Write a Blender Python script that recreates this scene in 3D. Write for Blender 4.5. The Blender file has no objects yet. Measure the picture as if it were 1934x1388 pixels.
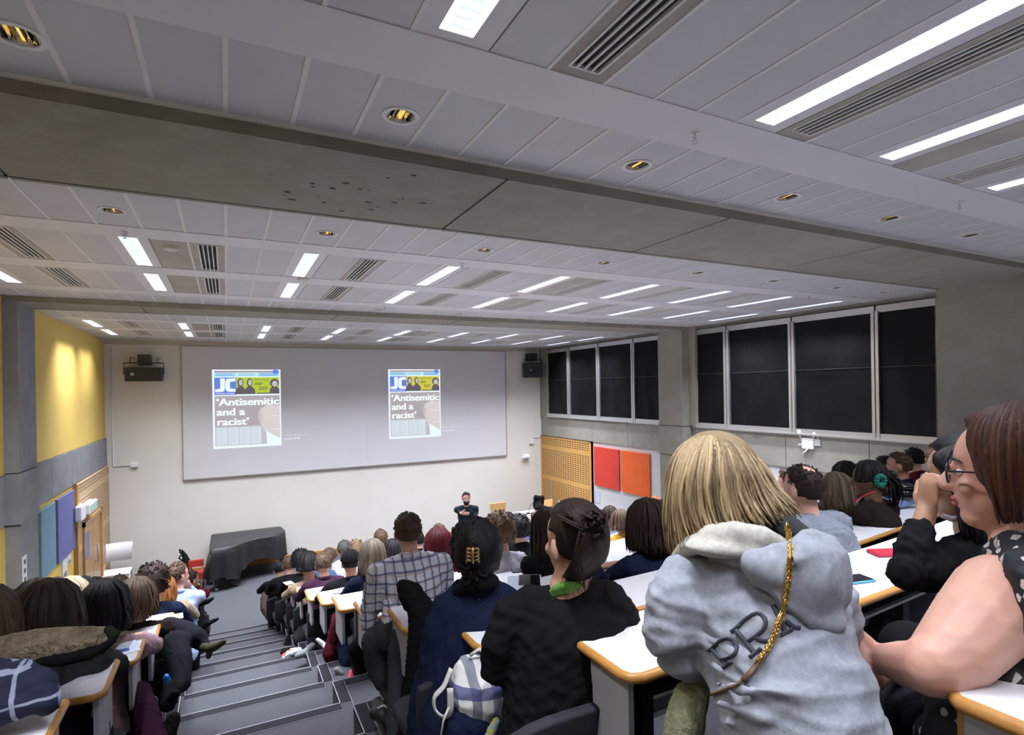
import bpy, bmesh, math, random
import numpy as np
from mathutils import Vector, Matrix
from mathutils.bvhtree import BVHTree
random.seed(7); rng = np.random.default_rng(7)
SC = bpy.context.scene
COL = SC.collection
PI = math.pi

# ------------------------------------------------------------------ camera
F, YAW, ROLL, CX, CY = 1059.0, math.radians(27.0), math.radians(-0.95), 967.0, 734.0
cw, sw = math.cos(YAW), math.sin(YAW)
FWD = np.array([sw, cw, 0.0]); R0 = np.array([cw, -sw, 0.0]); U0 = np.array([0, 0, 1.0])
RGT = math.cos(ROLL) * R0 + math.sin(ROLL) * U0
UPV = -math.sin(ROLL) * R0 + math.cos(ROLL) * U0
cam = bpy.data.cameras.new('camera'); cam_o = bpy.data.objects.new('camera', cam); COL.objects.link(cam_o)
cam.sensor_width = 36.0; cam.lens = F / 1934.0 * 36.0; cam.shift_y = (CY - 694.0) / 1934.0
cam.clip_start = 0.02; cam.clip_end = 100
m = Matrix.Identity(4)
for i in range(3):
    m[i][0] = RGT[i]; m[i][1] = UPV[i]; m[i][2] = -FWD[i]
cam_o.matrix_world = m
SC.camera = cam_o

def ray(x, y):
    return RGT * ((x - CX) / F) - UPV * ((y - CY) / F) + FWD
def onX(x, y, X): v = ray(x, y); return v * (X / v[0])
def onY(x, y, Y): v = ray(x, y); return v * (Y / v[1])
def onZ(x, y, Z): v = ray(x, y); return v * (Z / v[2])
def at(x, y, d): return ray(x, y) * d

# room constants
XL, XR, YF, YB = -2.18, 7.95, 13.75, -2.6
ZC, ZF, ZS = 1.12, -3.83, 1.055        # ceiling, stage floor, beam soffit
P = 0.75                                # row pitch
def ydesk(n): return 1.4625 + P * n     # far edge of desk n at the aisle
def zdesk(n): return -0.742 - 0.206 * n
def ztread(n): return max(zdesk(n) - 0.70, ZF)

# ------------------------------------------------------------------ materials
MATS = {}
def nodes(m): return m.node_tree.nodes, m.node_tree.links
def new_mat(name):
    m = bpy.data.materials.new(name); m.use_nodes = True; MATS[name] = m
    return m, m.node_tree.nodes['Principled BSDF']
def coord(m, kind='Object', scale=(1, 1, 1)):
    N, L = nodes(m); tc = N.new('ShaderNodeTexCoord'); mp = N.new('ShaderNodeMapping')
    mp.inputs['Scale'].default_value = scale
    L.new(tc.outputs[kind], mp.inputs[0]); return mp.outputs[0]
def mix(m, fac, a, b):
    N, L = nodes(m); x = N.new('ShaderNodeMix'); x.data_type = 'RGBA'
    for inp, v in ((x.inputs[0], fac), (x.inputs[6], a), (x.inputs[7], b)):
        if hasattr(v, 'links'): L.new(v, inp)
        elif isinstance(v, (int, float)): inp.default_value = v
        else: inp.default_value = (*v[:3], 1)
    return x.outputs[2]
def math_(m, op, a, b=None, c=None):
    N, L = nodes(m); x = N.new('ShaderNodeMath'); x.operation = op
    for i, v in enumerate((a, b, c)):
        if v is None: continue
        if hasattr(v, 'links'): L.new(v, x.inputs[i])
        else: x.inputs[i].default_value = v
    return x.outputs[0]
def noise(m, vec, scale, detail=4, rough=.5, lo=.35, hi=.65):
    N, L = nodes(m); n = N.new('ShaderNodeTexNoise'); n.inputs['Scale'].default_value = scale
    n.inputs['Detail'].default_value = detail; n.inputs['Roughness'].default_value = rough
    L.new(vec, n.inputs['Vector'])
    r = N.new('ShaderNodeMapRange'); r.inputs[1].default_value = lo; r.inputs[2].default_value = hi
    L.new(n.outputs[0], r.inputs[0]); return r.outputs[0]
def sep(m, vec):
    N, L = nodes(m); s = N.new('ShaderNodeSeparateXYZ'); L.new(vec, s.inputs[0]); return s.outputs
def bump(m, b, h, strength=.3, dist=.01):
    N, L = nodes(m); x = N.new('ShaderNodeBump'); x.inputs['Strength'].default_value = strength
    x.inputs['Distance'].default_value = dist; L.new(h, x.inputs['Height']); L.new(x.outputs[0], b.inputs['Normal'])
def setc(m, b, c):
    if hasattr(c, 'links'): m.node_tree.links.new(c, b.inputs['Base Color'])
    else: b.inputs['Base Color'].default_value = (*c, 1)
def plain(name, c, rough=.6, metal=0, spec=.5, emit=0):
    if name in MATS: return MATS[name]
    m, b = new_mat(name); setc(m, b, c); b.inputs['Roughness'].default_value = rough
    b.inputs['Metallic'].default_value = metal; b.inputs['Specular IOR Level'].default_value = spec
    if emit:
        b.inputs['Emission Color'].default_value = (*c, 1); b.inputs['Emission Strength'].default_value = emit
    return m
def mottled(name, a, b2, scale=2, rough=.8, bs=0, bscale=None, detail=6, stretch=(1, 1, 1), lo=.35, hi=.65):
    if name in MATS: return MATS[name]
    m, b = new_mat(name); v = coord(m, 'Object', stretch); n = noise(m, v, scale, detail, .6, lo, hi)
    setc(m, b, mix(m, n, a, b2)); b.inputs['Roughness'].default_value = rough
    if bs: bump(m, b, noise(m, v, bscale or scale * 8, 5), bs)
    return m

def mk_concrete(name, a, b2, c3):
    m, b = new_mat(name); v = coord(m)
    n1 = noise(m, v, .7, 5, .6, .3, .7); n2 = noise(m, v, 5, 8, .65, .45, .75)
    c = mix(m, n1, a, b2); c = mix(m, math_(m, 'MULTIPLY', n2, .45), c, c3)
    n3 = noise(m, v, 3.1, 3, .5, .70, .74)
    c = mix(m, math_(m, 'MULTIPLY', n3, .35), c, (.10, .085, .07))
    setc(m, b, c); b.inputs['Roughness'].default_value = .8
    bump(m, b, noise(m, v, 22, 6), .15, .006); return m
CONC = mk_concrete('concrete', (.31, .295, .25), (.225, .21, .175), (.38, .36, .32))
CONCB = mk_concrete('concrete_beam', (.28, .255, .21), (.20, .175, .135), (.34, .32, .28))
CONCG = mk_concrete('concrete_grey', (.26, .265, .275), (.19, .195, .205), (.33, .34, .35))
WALLW = mottled('wall_paint_cream', (.74, .71, .65), (.71, .68, .62), 1.5, .75)
BOARD = mottled('projection_surface', (.66, .65, .67), (.64, .63, .655), 1.2, .6)
YEL = mottled('wall_paint_yellow', (.74, .53, .13), (.70, .49, .11), 1.2, .65)
TILE = mottled('ceiling_tile_metal', (.54, .54, .565), (.50, .50, .525), 3, .45)
TILEB = mottled('ceiling_tile_beige', (.36, .33, .29), (.31, .28, .25), 5, .7)
BAND = plain('ceiling_band_white', (.68, .67, .70), .45)
SEAM = plain('ceiling_seam', (.75, .74, .74), .5)
SHAD = plain('shadow_gap', (.03, .03, .03), .9)
ALU = plain('aluminium', (.62, .62, .62), .32, .8)
CHROME = plain('chrome', (.85, .85, .85), .08, 1)
BLACKM = plain('black_metal', (.012, .012, .013), .45)
BLACKP = plain('black_plastic', (.015, .015, .016), .4)
WHITEP = plain('white_plastic', (.8, .8, .8), .35)
BLIND = None
def mk_blind():
    m, b = new_mat('blackout_blind'); v = coord(m)
    n = noise(m, v, 1.6, 3, .5, .3, .8)
    setc(m, b, mix(m, n, (.003, .003, .0035), (.009, .009, .010))); b.inputs['Roughness'].default_value = .5; b.inputs['Specular IOR Level'].default_value = .12
    bump(m, b, noise(m, v, 2.5, 3), .25, .03); return m
BLIND = mk_blind()
def mk_carpet():
    m, b = new_mat('grey_carpet'); v = coord(m)
    n = noise(m, v, 260, 2, .5, .3, .7); n2 = noise(m, v, 3, 5, .6, .3, .7)
    c = mix(m, n, (.052, .054, .064), (.105, .109, .124)); c = mix(m, math_(m, 'MULTIPLY', n2, .25), c, (.09, .09, .10))
    setc(m, b, c); b.inputs['Roughness'].default_value = .95; b.inputs['Specular IOR Level'].default_value = .15; bump(m, b, n, .3, .004); return m
CARPET = mk_carpet()
STRIP = plain('stair_nosing_rubber', (.026, .026, .032), .8, 0, .1)
STRIPW = plain('stair_nosing_edge', (.34, .34, .37), .5)
LAM = mottled('white_laminate', (.80, .79, .83), (.77, .76, .80), 3, .35)
GREYP = mottled('grey_laminate', (.46, .46, .49), (.43, .43, .46), 2, .5)
def mk_wood(name, a, b2, sc=(1, 1, 1), rough=.35):
    m, b = new_mat(name); v = coord(m, 'Object', sc); n = noise(m, v, 6, 6, .6, .3, .7)
    setc(m, b, mix(m, n, a, b2)); b.inputs['Roughness'].default_value = rough; return m
OAK = mk_wood('oak_edge', (.55, .27, .07), (.43, .19, .04), (.6, 6, 6))
OAKD = mk_wood('oak_door', (.50, .27, .09), (.42, .21, .06), (8, 8, .6))
PLY = mk_wood('plywood_chair', (.62, .38, .15), (.52, .30, .10), (6, 6, 1))
def mk_slots(name, axis, base, base2, pu=.115, pv=.052):
    m, b = new_mat(name); v = coord(m); s = sep(m, v); u = s[axis]; z = s[2]
    fu = math_(m, 'FRACT', math_(m, 'DIVIDE', u, pu)); fz = math_(m, 'FRACT', math_(m, 'DIVIDE', z, pv))
    a = math_(m, 'MULTIPLY', math_(m, 'LESS_THAN', fu, .68), math_(m, 'LESS_THAN', fz, .42))
    # plain rails every 12 slots
    rail = math_(m, 'GREATER_THAN', math_(m, 'FRACT', math_(m, 'DIVIDE', z, pv * 16)), .09)
    a = math_(m, 'MULTIPLY', a, rail)
    w = mix(m, noise(m, coord(m, 'Object', (2, 2, 14)), 4, 5, .6, .3, .7), base, base2)
    setc(m, b, mix(m, a, w, (.05, .025, .01))); b.inputs['Roughness'].default_value = .5; return m
SLOTR = mk_slots('slotted_wood_right', 1, (.62, .34, .10), (.55, .29, .08))
SLOTL = mk_slots('slotted_wood_left', 1, (.66, .46, .27), (.58, .38, .20), .10, .052)

# ------------------------------------------------------------------ mesh helpers
def tag(o, label=None, cat=None, group=None, kind=None):
    if label: o['label'] = label
    if cat: o['category'] = cat
    if group: o['group'] = group
    if kind: o['kind'] = kind
    return o
def empty(name, loc=(0, 0, 0), label=None, cat=None, group=None, kind=None):
    o = bpy.data.objects.new(name, None); COL.objects.link(o); o.location = loc; o.empty_display_size = .05
    return tag(o, label, cat, group, kind)
class MB:
    """collects verts and faces of one mesh"""
    def __init__(s): s.v = []; s.f = []; s.mi = []; s.sm = []; s.c = []
    def add(s, vs, fs, mi=0, smooth=False, col=None):
        b = len(s.v); s.v += [tuple(map(float, q)) for q in vs]; s.f += [tuple(b + i for i in f) for f in fs]
        s.mi += [mi] * len(fs); s.sm += [smooth] * len(fs); s.c += [col if col is not None else .5] * len(vs); return s
    def box(s, x0, x1, y0, y1, z0, z1, mi=0):
        vs = [(x, y, z) for z in (z0, z1) for y in (y0, y1) for x in (x0, x1)]
        return s.add(vs, [(0, 2, 3, 1), (4, 5, 7, 6), (0, 1, 5, 4), (1, 3, 7, 5), (3, 2, 6, 7), (2, 0, 4, 6)], mi)
    def obox(s, c, ax, ay, az, mi=0):      # oriented box, half axes
        c, ax, ay, az = map(np.array, (c, ax, ay, az))
        vs = [c + i * ax + j * ay + k * az for k in (-1, 1) for j in (-1, 1) for i in (-1, 1)]
        return s.add(vs, [(0, 2, 3, 1), (4, 5, 7, 6), (0, 1, 5, 4), (1, 3, 7, 5), (3, 2, 6, 7), (2, 0, 4, 6)], mi)
    def prism(s, poly, z0, z1, mi=0, smooth=False):   # poly CCW in xy
        n = len(poly); vs = [(x, y, z0) for x, y in poly] + [(x, y, z1) for x, y in poly]
        fs = [tuple(range(n - 1, -1, -1)), tuple(range(n, 2 * n))]
        s.add(vs, fs, mi)
        b = len(s.v) - 2 * n
        for i in range(n):
            j = (i + 1) % n; s.f.append((b + i, b + j, b + n + j, b + n + i)); s.mi.append(mi); s.sm.append(smooth)
        return s
    def tube(s, pts, rad, seg=8, mi=0, flat=1.0, up=None, cap=True, smooth=True, col=None):
        pts = [np.array(p, float) for p in pts]; n = len(pts)
        if not hasattr(rad, '__len__'): rad = [rad] * n
        vs = []; prev = None
        for i, p in enumerate(pts):
            t = pts[min(i + 1, n - 1)] - pts[max(i - 1, 0)]; t /= (np.linalg.norm(t) + 1e-9)
            ref = np.array(up if up is not None else (0, 0, 1.0), float) if prev is None else prev
            if up is not None: ref = np.array(up, float)
            if abs(ref @ t) > .95 and prev is None: ref = np.array([1.0, 0, 0])
            a = np.cross(t, ref); a /= (np.linalg.norm(a) + 1e-9); b = np.cross(a, t); prev = b
            for k in range(seg):
                th = 2 * PI * k / seg
                vs.append(p + a * math.cos(th) * rad[i] + b * math.sin(th) * rad[i] * flat)
        fs = [(i * seg + k, i * seg + (k + 1) % seg, (i + 1) * seg + (k + 1) % seg, (i + 1) * seg + k) for i in range(n - 1) for k in range(seg)]
        if cap: fs += [tuple(range(seg - 1, -1, -1)), tuple((n - 1) * seg + k for k in range(seg))]
        return s.add(vs, fs, mi, smooth, col)
    def ell(s, c, rx, ry, rz, axes=None, seg=16, rings=10, mi=0, col=None):
        c = np.array(c, float); A = np.eye(3) if axes is None else np.array(axes, float)
        vs = [c + A[2] * rz]
        for i in range(1, rings):
            ph = PI * i / rings
            for k in range(seg):
                th = 2 * PI * k / seg
                vs.append(c + A[0] * rx * math.sin(ph) * math.cos(th) + A[1] * ry * math.sin(ph) * math.sin(th) + A[2] * rz * math.cos(ph))
        vs.append(c - A[2] * rz); last = len(vs) - 1; fs = []
        for k in range(seg): fs.append((0, 1 + k, 1 + (k + 1) % seg))
        for i in range(rings - 2):
            for k in range(seg):
                a = 1 + i * seg + k; b = 1 + i * seg + (k + 1) % seg
                fs.append((a, a + seg, b + seg, b))
        for k in range(seg): fs.append((1 + (rings - 2) * seg + k, last, 1 + (rings - 2) * seg + (k + 1) % seg))
        return s.add(vs, fs, mi, True, col)
    def cyl(s, c, r, h, axis=2, seg=20, mi=0, r2=None):
        c = np.array(c, float); d = np.zeros(3); d[axis] = h / 2
        return s.tube([c - d, c + d], [r, r if r2 is None else r2], seg, mi, smooth=False)
    def mesh(s, name='m'):
        me = bpy.data.meshes.new(name); me.from_pydata(s.v, [], s.f)
        me.polygons.foreach_set('material_index', s.mi); me.polygons.foreach_set('use_smooth', s.sm)
        return me
    def build(s, name, mats, parent=None, bevel=0, tint=False, **kw):
        me = s.mesh(name)
        if tint:
            a = me.attributes.new('tint', 'FLOAT', 'POINT'); a.data.foreach_set('value', np.array(s.c, dtype=np.float32))
        return link(name, me, mats, parent, bevel, **kw)
def link(name, me, mats, parent=None, bevel=0, label=None, cat=None, group=None, kind=None):
    o = bpy.data.objects.new(name, me); COL.objects.link(o)
    for mt in (mats if isinstance(mats, (list, tuple)) else [mats]): me.materials.append(mt)
    if parent is not None:
        o.parent = parent; L = world_loc(parent)
        me.transform(Matrix.Translation(-L))
    if bevel:
        b = o.modifiers.new('b', 'BEVEL'); b.width = bevel; b.segments = 2; b.limit_method = 'ANGLE'
    return tag(o, label, cat, group, kind)
def world_loc(o):
    L = Vector((0, 0, 0))
    while o is not None: L += Vector(o.location); o = o.parent
    return L
def rootmesh(name, mb, mats, loc, bevel=0, **kw):
    """single-mesh thing whose origin is at loc (verts given in world)"""
    o = mb.build(name, mats, None, bevel, **kw); o.data.transform(Matrix.Translation(-Vector(loc))); o.location = loc; return o
def structure(name, mb, mats, bevel=0): return mb.build(name, mats, None, bevel, kind='structure')
def copy_tree(o, parent=None):
    c = o.copy(); COL.objects.link(c); c.parent = parent
    for ch in [x for x in COL.objects if x.parent == o]: copy_tree(ch, c)
    return c
# ------------------------------------------------------------------ room shell
mb = MB(); mb.box(XL - .2, XR + .2, YF, YF + .2, ZF - .3, ZC + .3); structure('wall_front', mb, WALLW)
mb = MB(); mb.box(XL - .2, XR + .2, YB - .2, YB, ZF - .3, ZC + .3); structure('wall_back', mb, WALLW)
mb = MB(); mb.box(XL - .2, XL, YB, YF, ZF - .3, ZC + .3); structure('wall_left', mb, YEL)
# right wall: pale below the concrete band
mb = MB(); mb.box(XR, XR + .2, YB, YF, ZF - .3, ZC + .3); structure('wall_right', mb, mottled('wall_paint_white', (.72, .71, .72), (.69, .68, .69), 2, .6))
# left concrete band
mb = MB(); ys = [YF, 12.2, 10.9, 9.75, 8.65, 7.3, 6.0, 4.6, 3.3]
for a, b in zip(ys[1:], ys[:-1]): mb.box(XL, XL + .025, a + .006, b - .006, -1.395, -.86)
mb.box(XL, XL + .014, ys[-1], YF, -1.40, -.855, 1)
structure('trim_1', mb, [CONCG, SHAD])
# right concrete band panels
mb = MB()
xs = [onX(x, 805, XR)[1] for x in (1120, 1187)] 
ys = [YF, xs[0], xs[1], 8.65, 8.0, 7.2, onX(1486, 830, XR)[1], onX(1644, 840, XR)[1], 3.4, 2.0, .5, YB]
for a, b in zip(ys[1:], ys[:-1]): mb.box(XR - .03, XR, a + .005, b - .005, -1.32, -.775)
mb.box(XR - .015, XR, YB, YF, -1.325, -.772, 1)
structure('trim_2', mb, [CONC, SHAD])
# columns
def column(name, wallx, facex, y0, y1, matl, bandz, side):
    mb = MB()
    x0, x1 = sorted((wallx, facex)); g = .012 * side
    mb.box(x0, x1, y0, y1, bandz[1] + .012, ZC)
    xx0, xx1 = sorted((wallx, facex + g * 1.5)); mb.box(xx0, xx1, y0 - .015, y1 + .015, bandz[0], bandz[1])
    mb.box(x0, x1, y0, y1, ZF - .2, bandz[0] - .012)
    a0, a1 = sorted((wallx, facex - g)); mb.box(a0, a1, y0 + .01, y1 - .01, ZF - .2, ZC, 1)
    return structure(name, mb, [matl, SHAD])
column('wall_left_column', XL, -2.05, 8.0, 8.65, CONCG, (-1.41, -.85), 1)
column('wall_left_column', XL, -2.05, 2.53, 3.5, CONCG, (-1.41, -.85), 1)
column('wall_right_column', XR + .08, 7.70, 8.0, 8.65, CONC, (-1.33, -.78), -1)
column('wall_right_column', XR, 7.24, 1.9, 3.5, CONC, (-1.33, -.78), -1)
# beams with cast joints
def beam(name, y0, y1, joints):
    mb = MB(); js = [XL] + joints + [XR]
    for a, b in zip(js[:-1], js[1:]): mb.box(a + .007, b - .007, y0, y1, ZS, ZC + .1)
    mb.box(XL, XR, y0 + .01, y1 - .01, ZS + .008, ZC + .1, 1)
    mb.box(XL, XR, y1 - .05, y1 - .035, ZS - .001, ZS + .005, 1)
    mb.box(XL, XR, y0 - .004, y0, ZS + .004, ZC, 0)
    return structure(name, mb, [CONCB, SHAD])
beam('ceiling_beam', 2.526, 3.52, [-.92, 1.28, 2.85, 4.55, 6.3])
beam('ceiling_beam', 8.0, 8.65, [-.9, 1.4, 3.2, 5.4])
# pock marks in the near soffit
mb = MB()
for k in range(26):
    q = onZ(random.gauss(640, 110), random.gauss(372, 20), ZS)
    if q[1] > 3.45 or q[1] < 2.6: continue
    r = random.uniform(.004, .016); mb.ell((q[0], q[1], ZS), r * random.uniform(1, 2), r, .002, seg=8, rings=4)
structure('trim_3', mb, plain('soffit_pitting', (.06, .05, .04), .9))

# ceiling slabs per bay, tiles with raised T-bars
UX = [-1.83, -.61, .635, 1.87, 3.07, 4.24, 5.36, 6.46, 7.50]     # light columns
def unit_edges():
    e = []
    for a, b in zip(UX[:-1], UX[1:]):
        for k in range(5): e.append(a - .124 + (b - a) * k / 5)
    e += [UX[-1] - .124, UX[-1] + .124]
    return e
UE = unit_edges()
mb = MB(); mb.box(XL - .1, XR + .1, YB - .1, YF + .1, ZC + .06, ZC + .2, 0)
structure('ceiling', mb, TILE)
# holes are only needed at lamps, so tiles are laid as separate plates
BAYS = [dict(y0=YB, y1=2.526, bands=[(1.685, 1.965), (.42, .70), (-.84, -.56)], rows=[(.70, 1.685), (-.56, .42), (-1.8, -.84)], strips=[(1.965, 2.526), (YB, -1.8)]),
        dict(y0=3.52, y1=8.0, bands=[(4.47, 4.75), (5.80, 6.12), (7.14, 7.43)], rows=[(4.75, 5.80), (6.12, 7.14)], strips=[(3.52, 4.47), (7.43, 8.0)]),
        dict(y0=8.65, y1=YF, bands=[(9.9, 10.2), (11.26, 11.56), (12.66, 12.9)], rows=[(10.2, 11.26), (11.56, 12.66)], strips=[(8.65, 9.9), (12.9, YF)])]
LAMPY = {(.70, 1.685): (.72, 1.64), (-.56, .42): (-.52, .40), (-1.8, -.84): (-1.76, -.86), (4.75, 5.80): (4.78, 5.76), (6.12, 7.14): (6.15, 7.10), (10.2, 11.26): (10.25, 11.2), (11.56, 12.66): (11.6, 12.6)}
LW = .056
DL = ((2.235, [-.56, .65, 1.87, 3.0, 4.1, 5.11], 'strip before the near beam'), (4.12, [-1.8, -.6, .65, 1.87, 3.05, 4.19, 5.3, 6.34, 7.32], 'strip just beyond the near beam'),
      (7.72, [-1.84, -.61, .65, 1.88, 3.08, 4.31, 5.38, 6.51, 7.4], 'strip before the far beam'), (9.7, [-1.86, -.7, .66, 1.88, 3.08, 4.25, 5.38, 6.48], 'strip beyond the far beam'))
plates = MB(); beige = MB(); bands = MB(); seams = MB(); DOWN = []
def plate(m, x0, x1, y0, y1, hole=None):
    z0, z1 = ZC, ZC + .02
    if hole is None: m.box(x0, x1, y0, y1, z0, z1); return
    a, b, c, d = hole
    if a > x0 + 1e-4: m.box(x0, a, y0, y1, z0, z1)
    if b < x1 - 1e-4: m.box(b, x1, y0, y1, z0, z1)
    if c > y0 + 1e-4: m.box(a, b, y0, c, z0, z1)
    if d < y1 - 1e-4: m.box(a, b, d, y1, z0, z1)
VENTS = []; LIGHTS = []; DLOC = []; NB = {}
edges = [XL] + [e for e in UE if XL < e < XR] + [XR]
for bi, B in enumerate(BAYS):
    for (a, b) in B['bands']: bands.box(XL, XR, a, b, ZC - .004, ZC + .02)
    for (a, b) in B['strips']:
        for x0, x1 in zip(edges[:-1], edges[1:]):
            hs_ = [x for (yy, xs, w_) in DL if a < yy < b for x in xs if x0 < x < x1]
            if hs_:
                X_ = min(max(hs_[0], x0 + .065), x1 - .065); yy = [q[0] for q in DL if a < q[0] < b][0]; DLOC.append((X_, yy, hs_[0]))
                plate(plates, x0 + .008, x1 - .008, a, b, (X_ - .047, X_ + .047, yy - .047, yy + .047))
            else: plate(plates, x0 + .008, x1 - .008, a, b)
            seams.box(x1 - .009, x1 + .009, a, b, ZC - .003, ZC + .015)
    for (a, b) in B['rows']:
        la, lb = LAMPY[(a, b)]
        if bi == 0:
            ed = [XL, -1.70, -1.46, -1.22, -.98, -.73, -.49, -.24, .02, .27, .53, .79, 1.021, 1.258, 1.502, 1.728, 1.947, 2.195, 2.405, 2.636, 2.833, 3.079, 3.285, 3.512, 3.72, 3.887, 4.13, 4.36, 4.6, 4.85, 5.09, 5.33, 5.58, 5.82, 6.07, 6.31, 6.56, 6.8, 7.05, 7.29, 7.54, 7.78, XR]
            for x0, x1 in zip(ed[:-1], ed[1:]):
                c = (x0 + x1) / 2
                if any(x0 < q < x1 for q in (-1.83, -.61, .655, 2.06, 2.95, 4.01, 5.2, 6.4, 7.45)):
                    plate(bands, x0, x1, a, b, (c - LW, c + LW, la, lb)); LIGHTS.append((c, la, lb, bi)); NB[c] = min(range(9), key=lambda i_: abs(UX[i_] - c)); continue
                if any(x0 < q < x1 for q in (-.1, 1.14, 2.3, 3.61, 4.7, 5.9)): plate(beige, x0 + .006, x1 - .006, a, b, (c - .062, c + .062, a + .05, b - .05)); VENTS.append((c, a + .05, b - .05, bi))
                else: plate(beige if x0 == 3.079 else plates, x0 + .006, x1 - .006, a, b)
                seams.box(x1 - .007, x1 + .007, a, b, ZC - .003, ZC + .015)
            continue
        for ci, X in enumerate(UX):
            sp = 1.22 if ci == len(UX) - 1 else UX[ci + 1] - X
            u = sp / 5
            xl = X
            plate(bands, X - .124, X + .124, a, b, (xl - LW, xl + LW, la, lb))
            LIGHTS.append((xl, la, lb, bi))
            for k in range(1, 5):
                x0, x1 = X - .124 + .248 + (k - 1) * (sp - .248) / 4, X + .124 + k * (sp - .248) / 4
                if x0 > XR - .05: continue
                x1 = min(x1, XR)
                isv = (k == 2); isb = (k == 1 and ci in (1, 4))
                if isv:
                    c = (x0 + x1) / 2; plate(beige, x0 + .006, x1 - .006, a, b, (c - .062, c + .062, a + .05, b - .05))
                    VENTS.append((c, a + .05, b - .05, bi))
                else: plate(beige if isb else plates, x0 + .006, x1 - .006, a, b)
                seams.box(x1 - .007, x1 + .007, a, b, ZC - .003, ZC + .015)
        plate(plates, XL, UX[0] - .124, a, b)
structure('ceiling_tiles', plates, TILE); structure('ceiling_tiles_beige', beige, TILEB)
structure('ceiling_bands', bands, BAND); structure('ceiling_t_bars', seams, SEAM)
# edge angle along the near beam
mb = MB(); mb.box(XL, XR, 2.505, 2.526, ZC - .012, ZC + .01); mb.box(XL, XR, 3.52, 3.54, ZC - .012, ZC + .01)
structure('trim_4', mb, plain('perimeter_angle', (.78, .75, .70), .5))

# ------------------------------------------------------------------ ceiling lamps
LAMPM = plain('fluorescent_tube', (.80, .84, 1.0), .5, emit=2.6)
LOUV = plain('lamp_louvre', (.74, .79, 1.0), .3, .0, emit=.62)
TRAY = plain('lamp_tray', (.85, .86, .9), .3, emit=.9)
pos_words = {0: 'nearest ceiling bay', 1: 'middle ceiling bay', 2: 'far ceiling bay'}
col_words = ['first from the yellow wall', 'second from the yellow wall', 'third from the yellow wall', 'fourth from the yellow wall', 'fifth from the yellow wall', 'fourth from the window wall', 'third from the window wall', 'second from the window wall', 'first from the window wall']
def make_lamp(la, lb, near, loc):
    r = empty('ceiling_light', loc)
    L = lb - la; x, y, z = loc
    t = MB(); zt = ZC + .055
    t.box(x - LW, x + LW, y - L / 2, y + L / 2, zt, zt + .004)
    for sx in (-1, 1): t.box(x + sx * LW - .002, x + sx * LW + .002, y - L / 2, y + L / 2, ZC, zt)
    for sy in (-1, 1): t.box(x - LW, x + LW, y + sy * L / 2 - .002, y + sy * L / 2 + .002, ZC, zt)
    tray = t.build('lamp_tray', TRAY, r)
    t = MB(); t.tube([(x, y - L / 2 + .01, zt - .012), (x, y + L / 2 - .01, zt - .012)], .008, 8); t.build('lamp_tube', LAMPM, r)
    t = MB(); n = int(L / .042)
    for k in range(n):   # V shaped cross louvres
        yy = y - L / 2 + (k + .5) * L / n
        t.add([(x - LW, yy, ZC + .002), (x + LW, yy, ZC + .002), (x + LW, yy + .017, ZC + .036), (x - LW, yy + .017, ZC + .036), (x + LW, yy - .017, ZC + .036), (x - LW, yy - .017, ZC + .036)],
              [(0, 1, 2, 3), (1, 0, 5, 4)])
    for sx in (-.5, .5):
        t.box(x + sx * LW * .8 - .001, x + sx * LW * .8 + .001, y - L / 2, y + L / 2, ZC + .006, ZC + .036)
    t.build('louvre', LOUV, tray)
    return r
LAMPROOT = {}
near_x = {.635: (.655, .655), 1.87: (2.06, 1.975), 3.07: (2.94, 2.84), 4.24: (4.0, 3.9)}
ENERGY = 17.0
for (x, la, lb, bi) in LIGHTS:
    if la < -1.0 and False: continue
    key = round(lb - la, 3); loc = (x, (la + lb) / 2, ZC)
    if key not in LAMPROOT: r = LAMPROOT[key] = make_lamp(la, lb, bi == 0, loc)
    else: r = copy_tree(LAMPROOT[key]); r.location = loc
    ci = NB[x] if x in NB else UX.index(x); row = 'back row' if la in (4.78, 10.25) else ('front row' if bi else 'front row' if la == .72 else 'overhead row')
    tag(r, f'recessed ceiling light {col_words[ci]}, {pos_words[bi]}, {row}', 'ceiling light', 'recessed linear ceiling lights')
    a = bpy.data.lights.new('lamp', 'AREA'); a.shape = 'RECTANGLE'; a.size = LW * 1.9; a.size_y = (lb - la) * .97
    a.energy = ENERGY * (1 if bi else (.40 if la > 0 else .18)); a.spread = math.radians(100); a.color = (.86, .90, 1.0)
    ao = bpy.data.objects.new('lamp_light', a); COL.objects.link(ao); ao.parent = r; ao.location = (0, 0, -.006)
# shorten labels to the 16 word limit
for o in COL.objects:
    if 'label' in o: o['label'] = ' '.join(o['label'].split()[:16])

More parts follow.
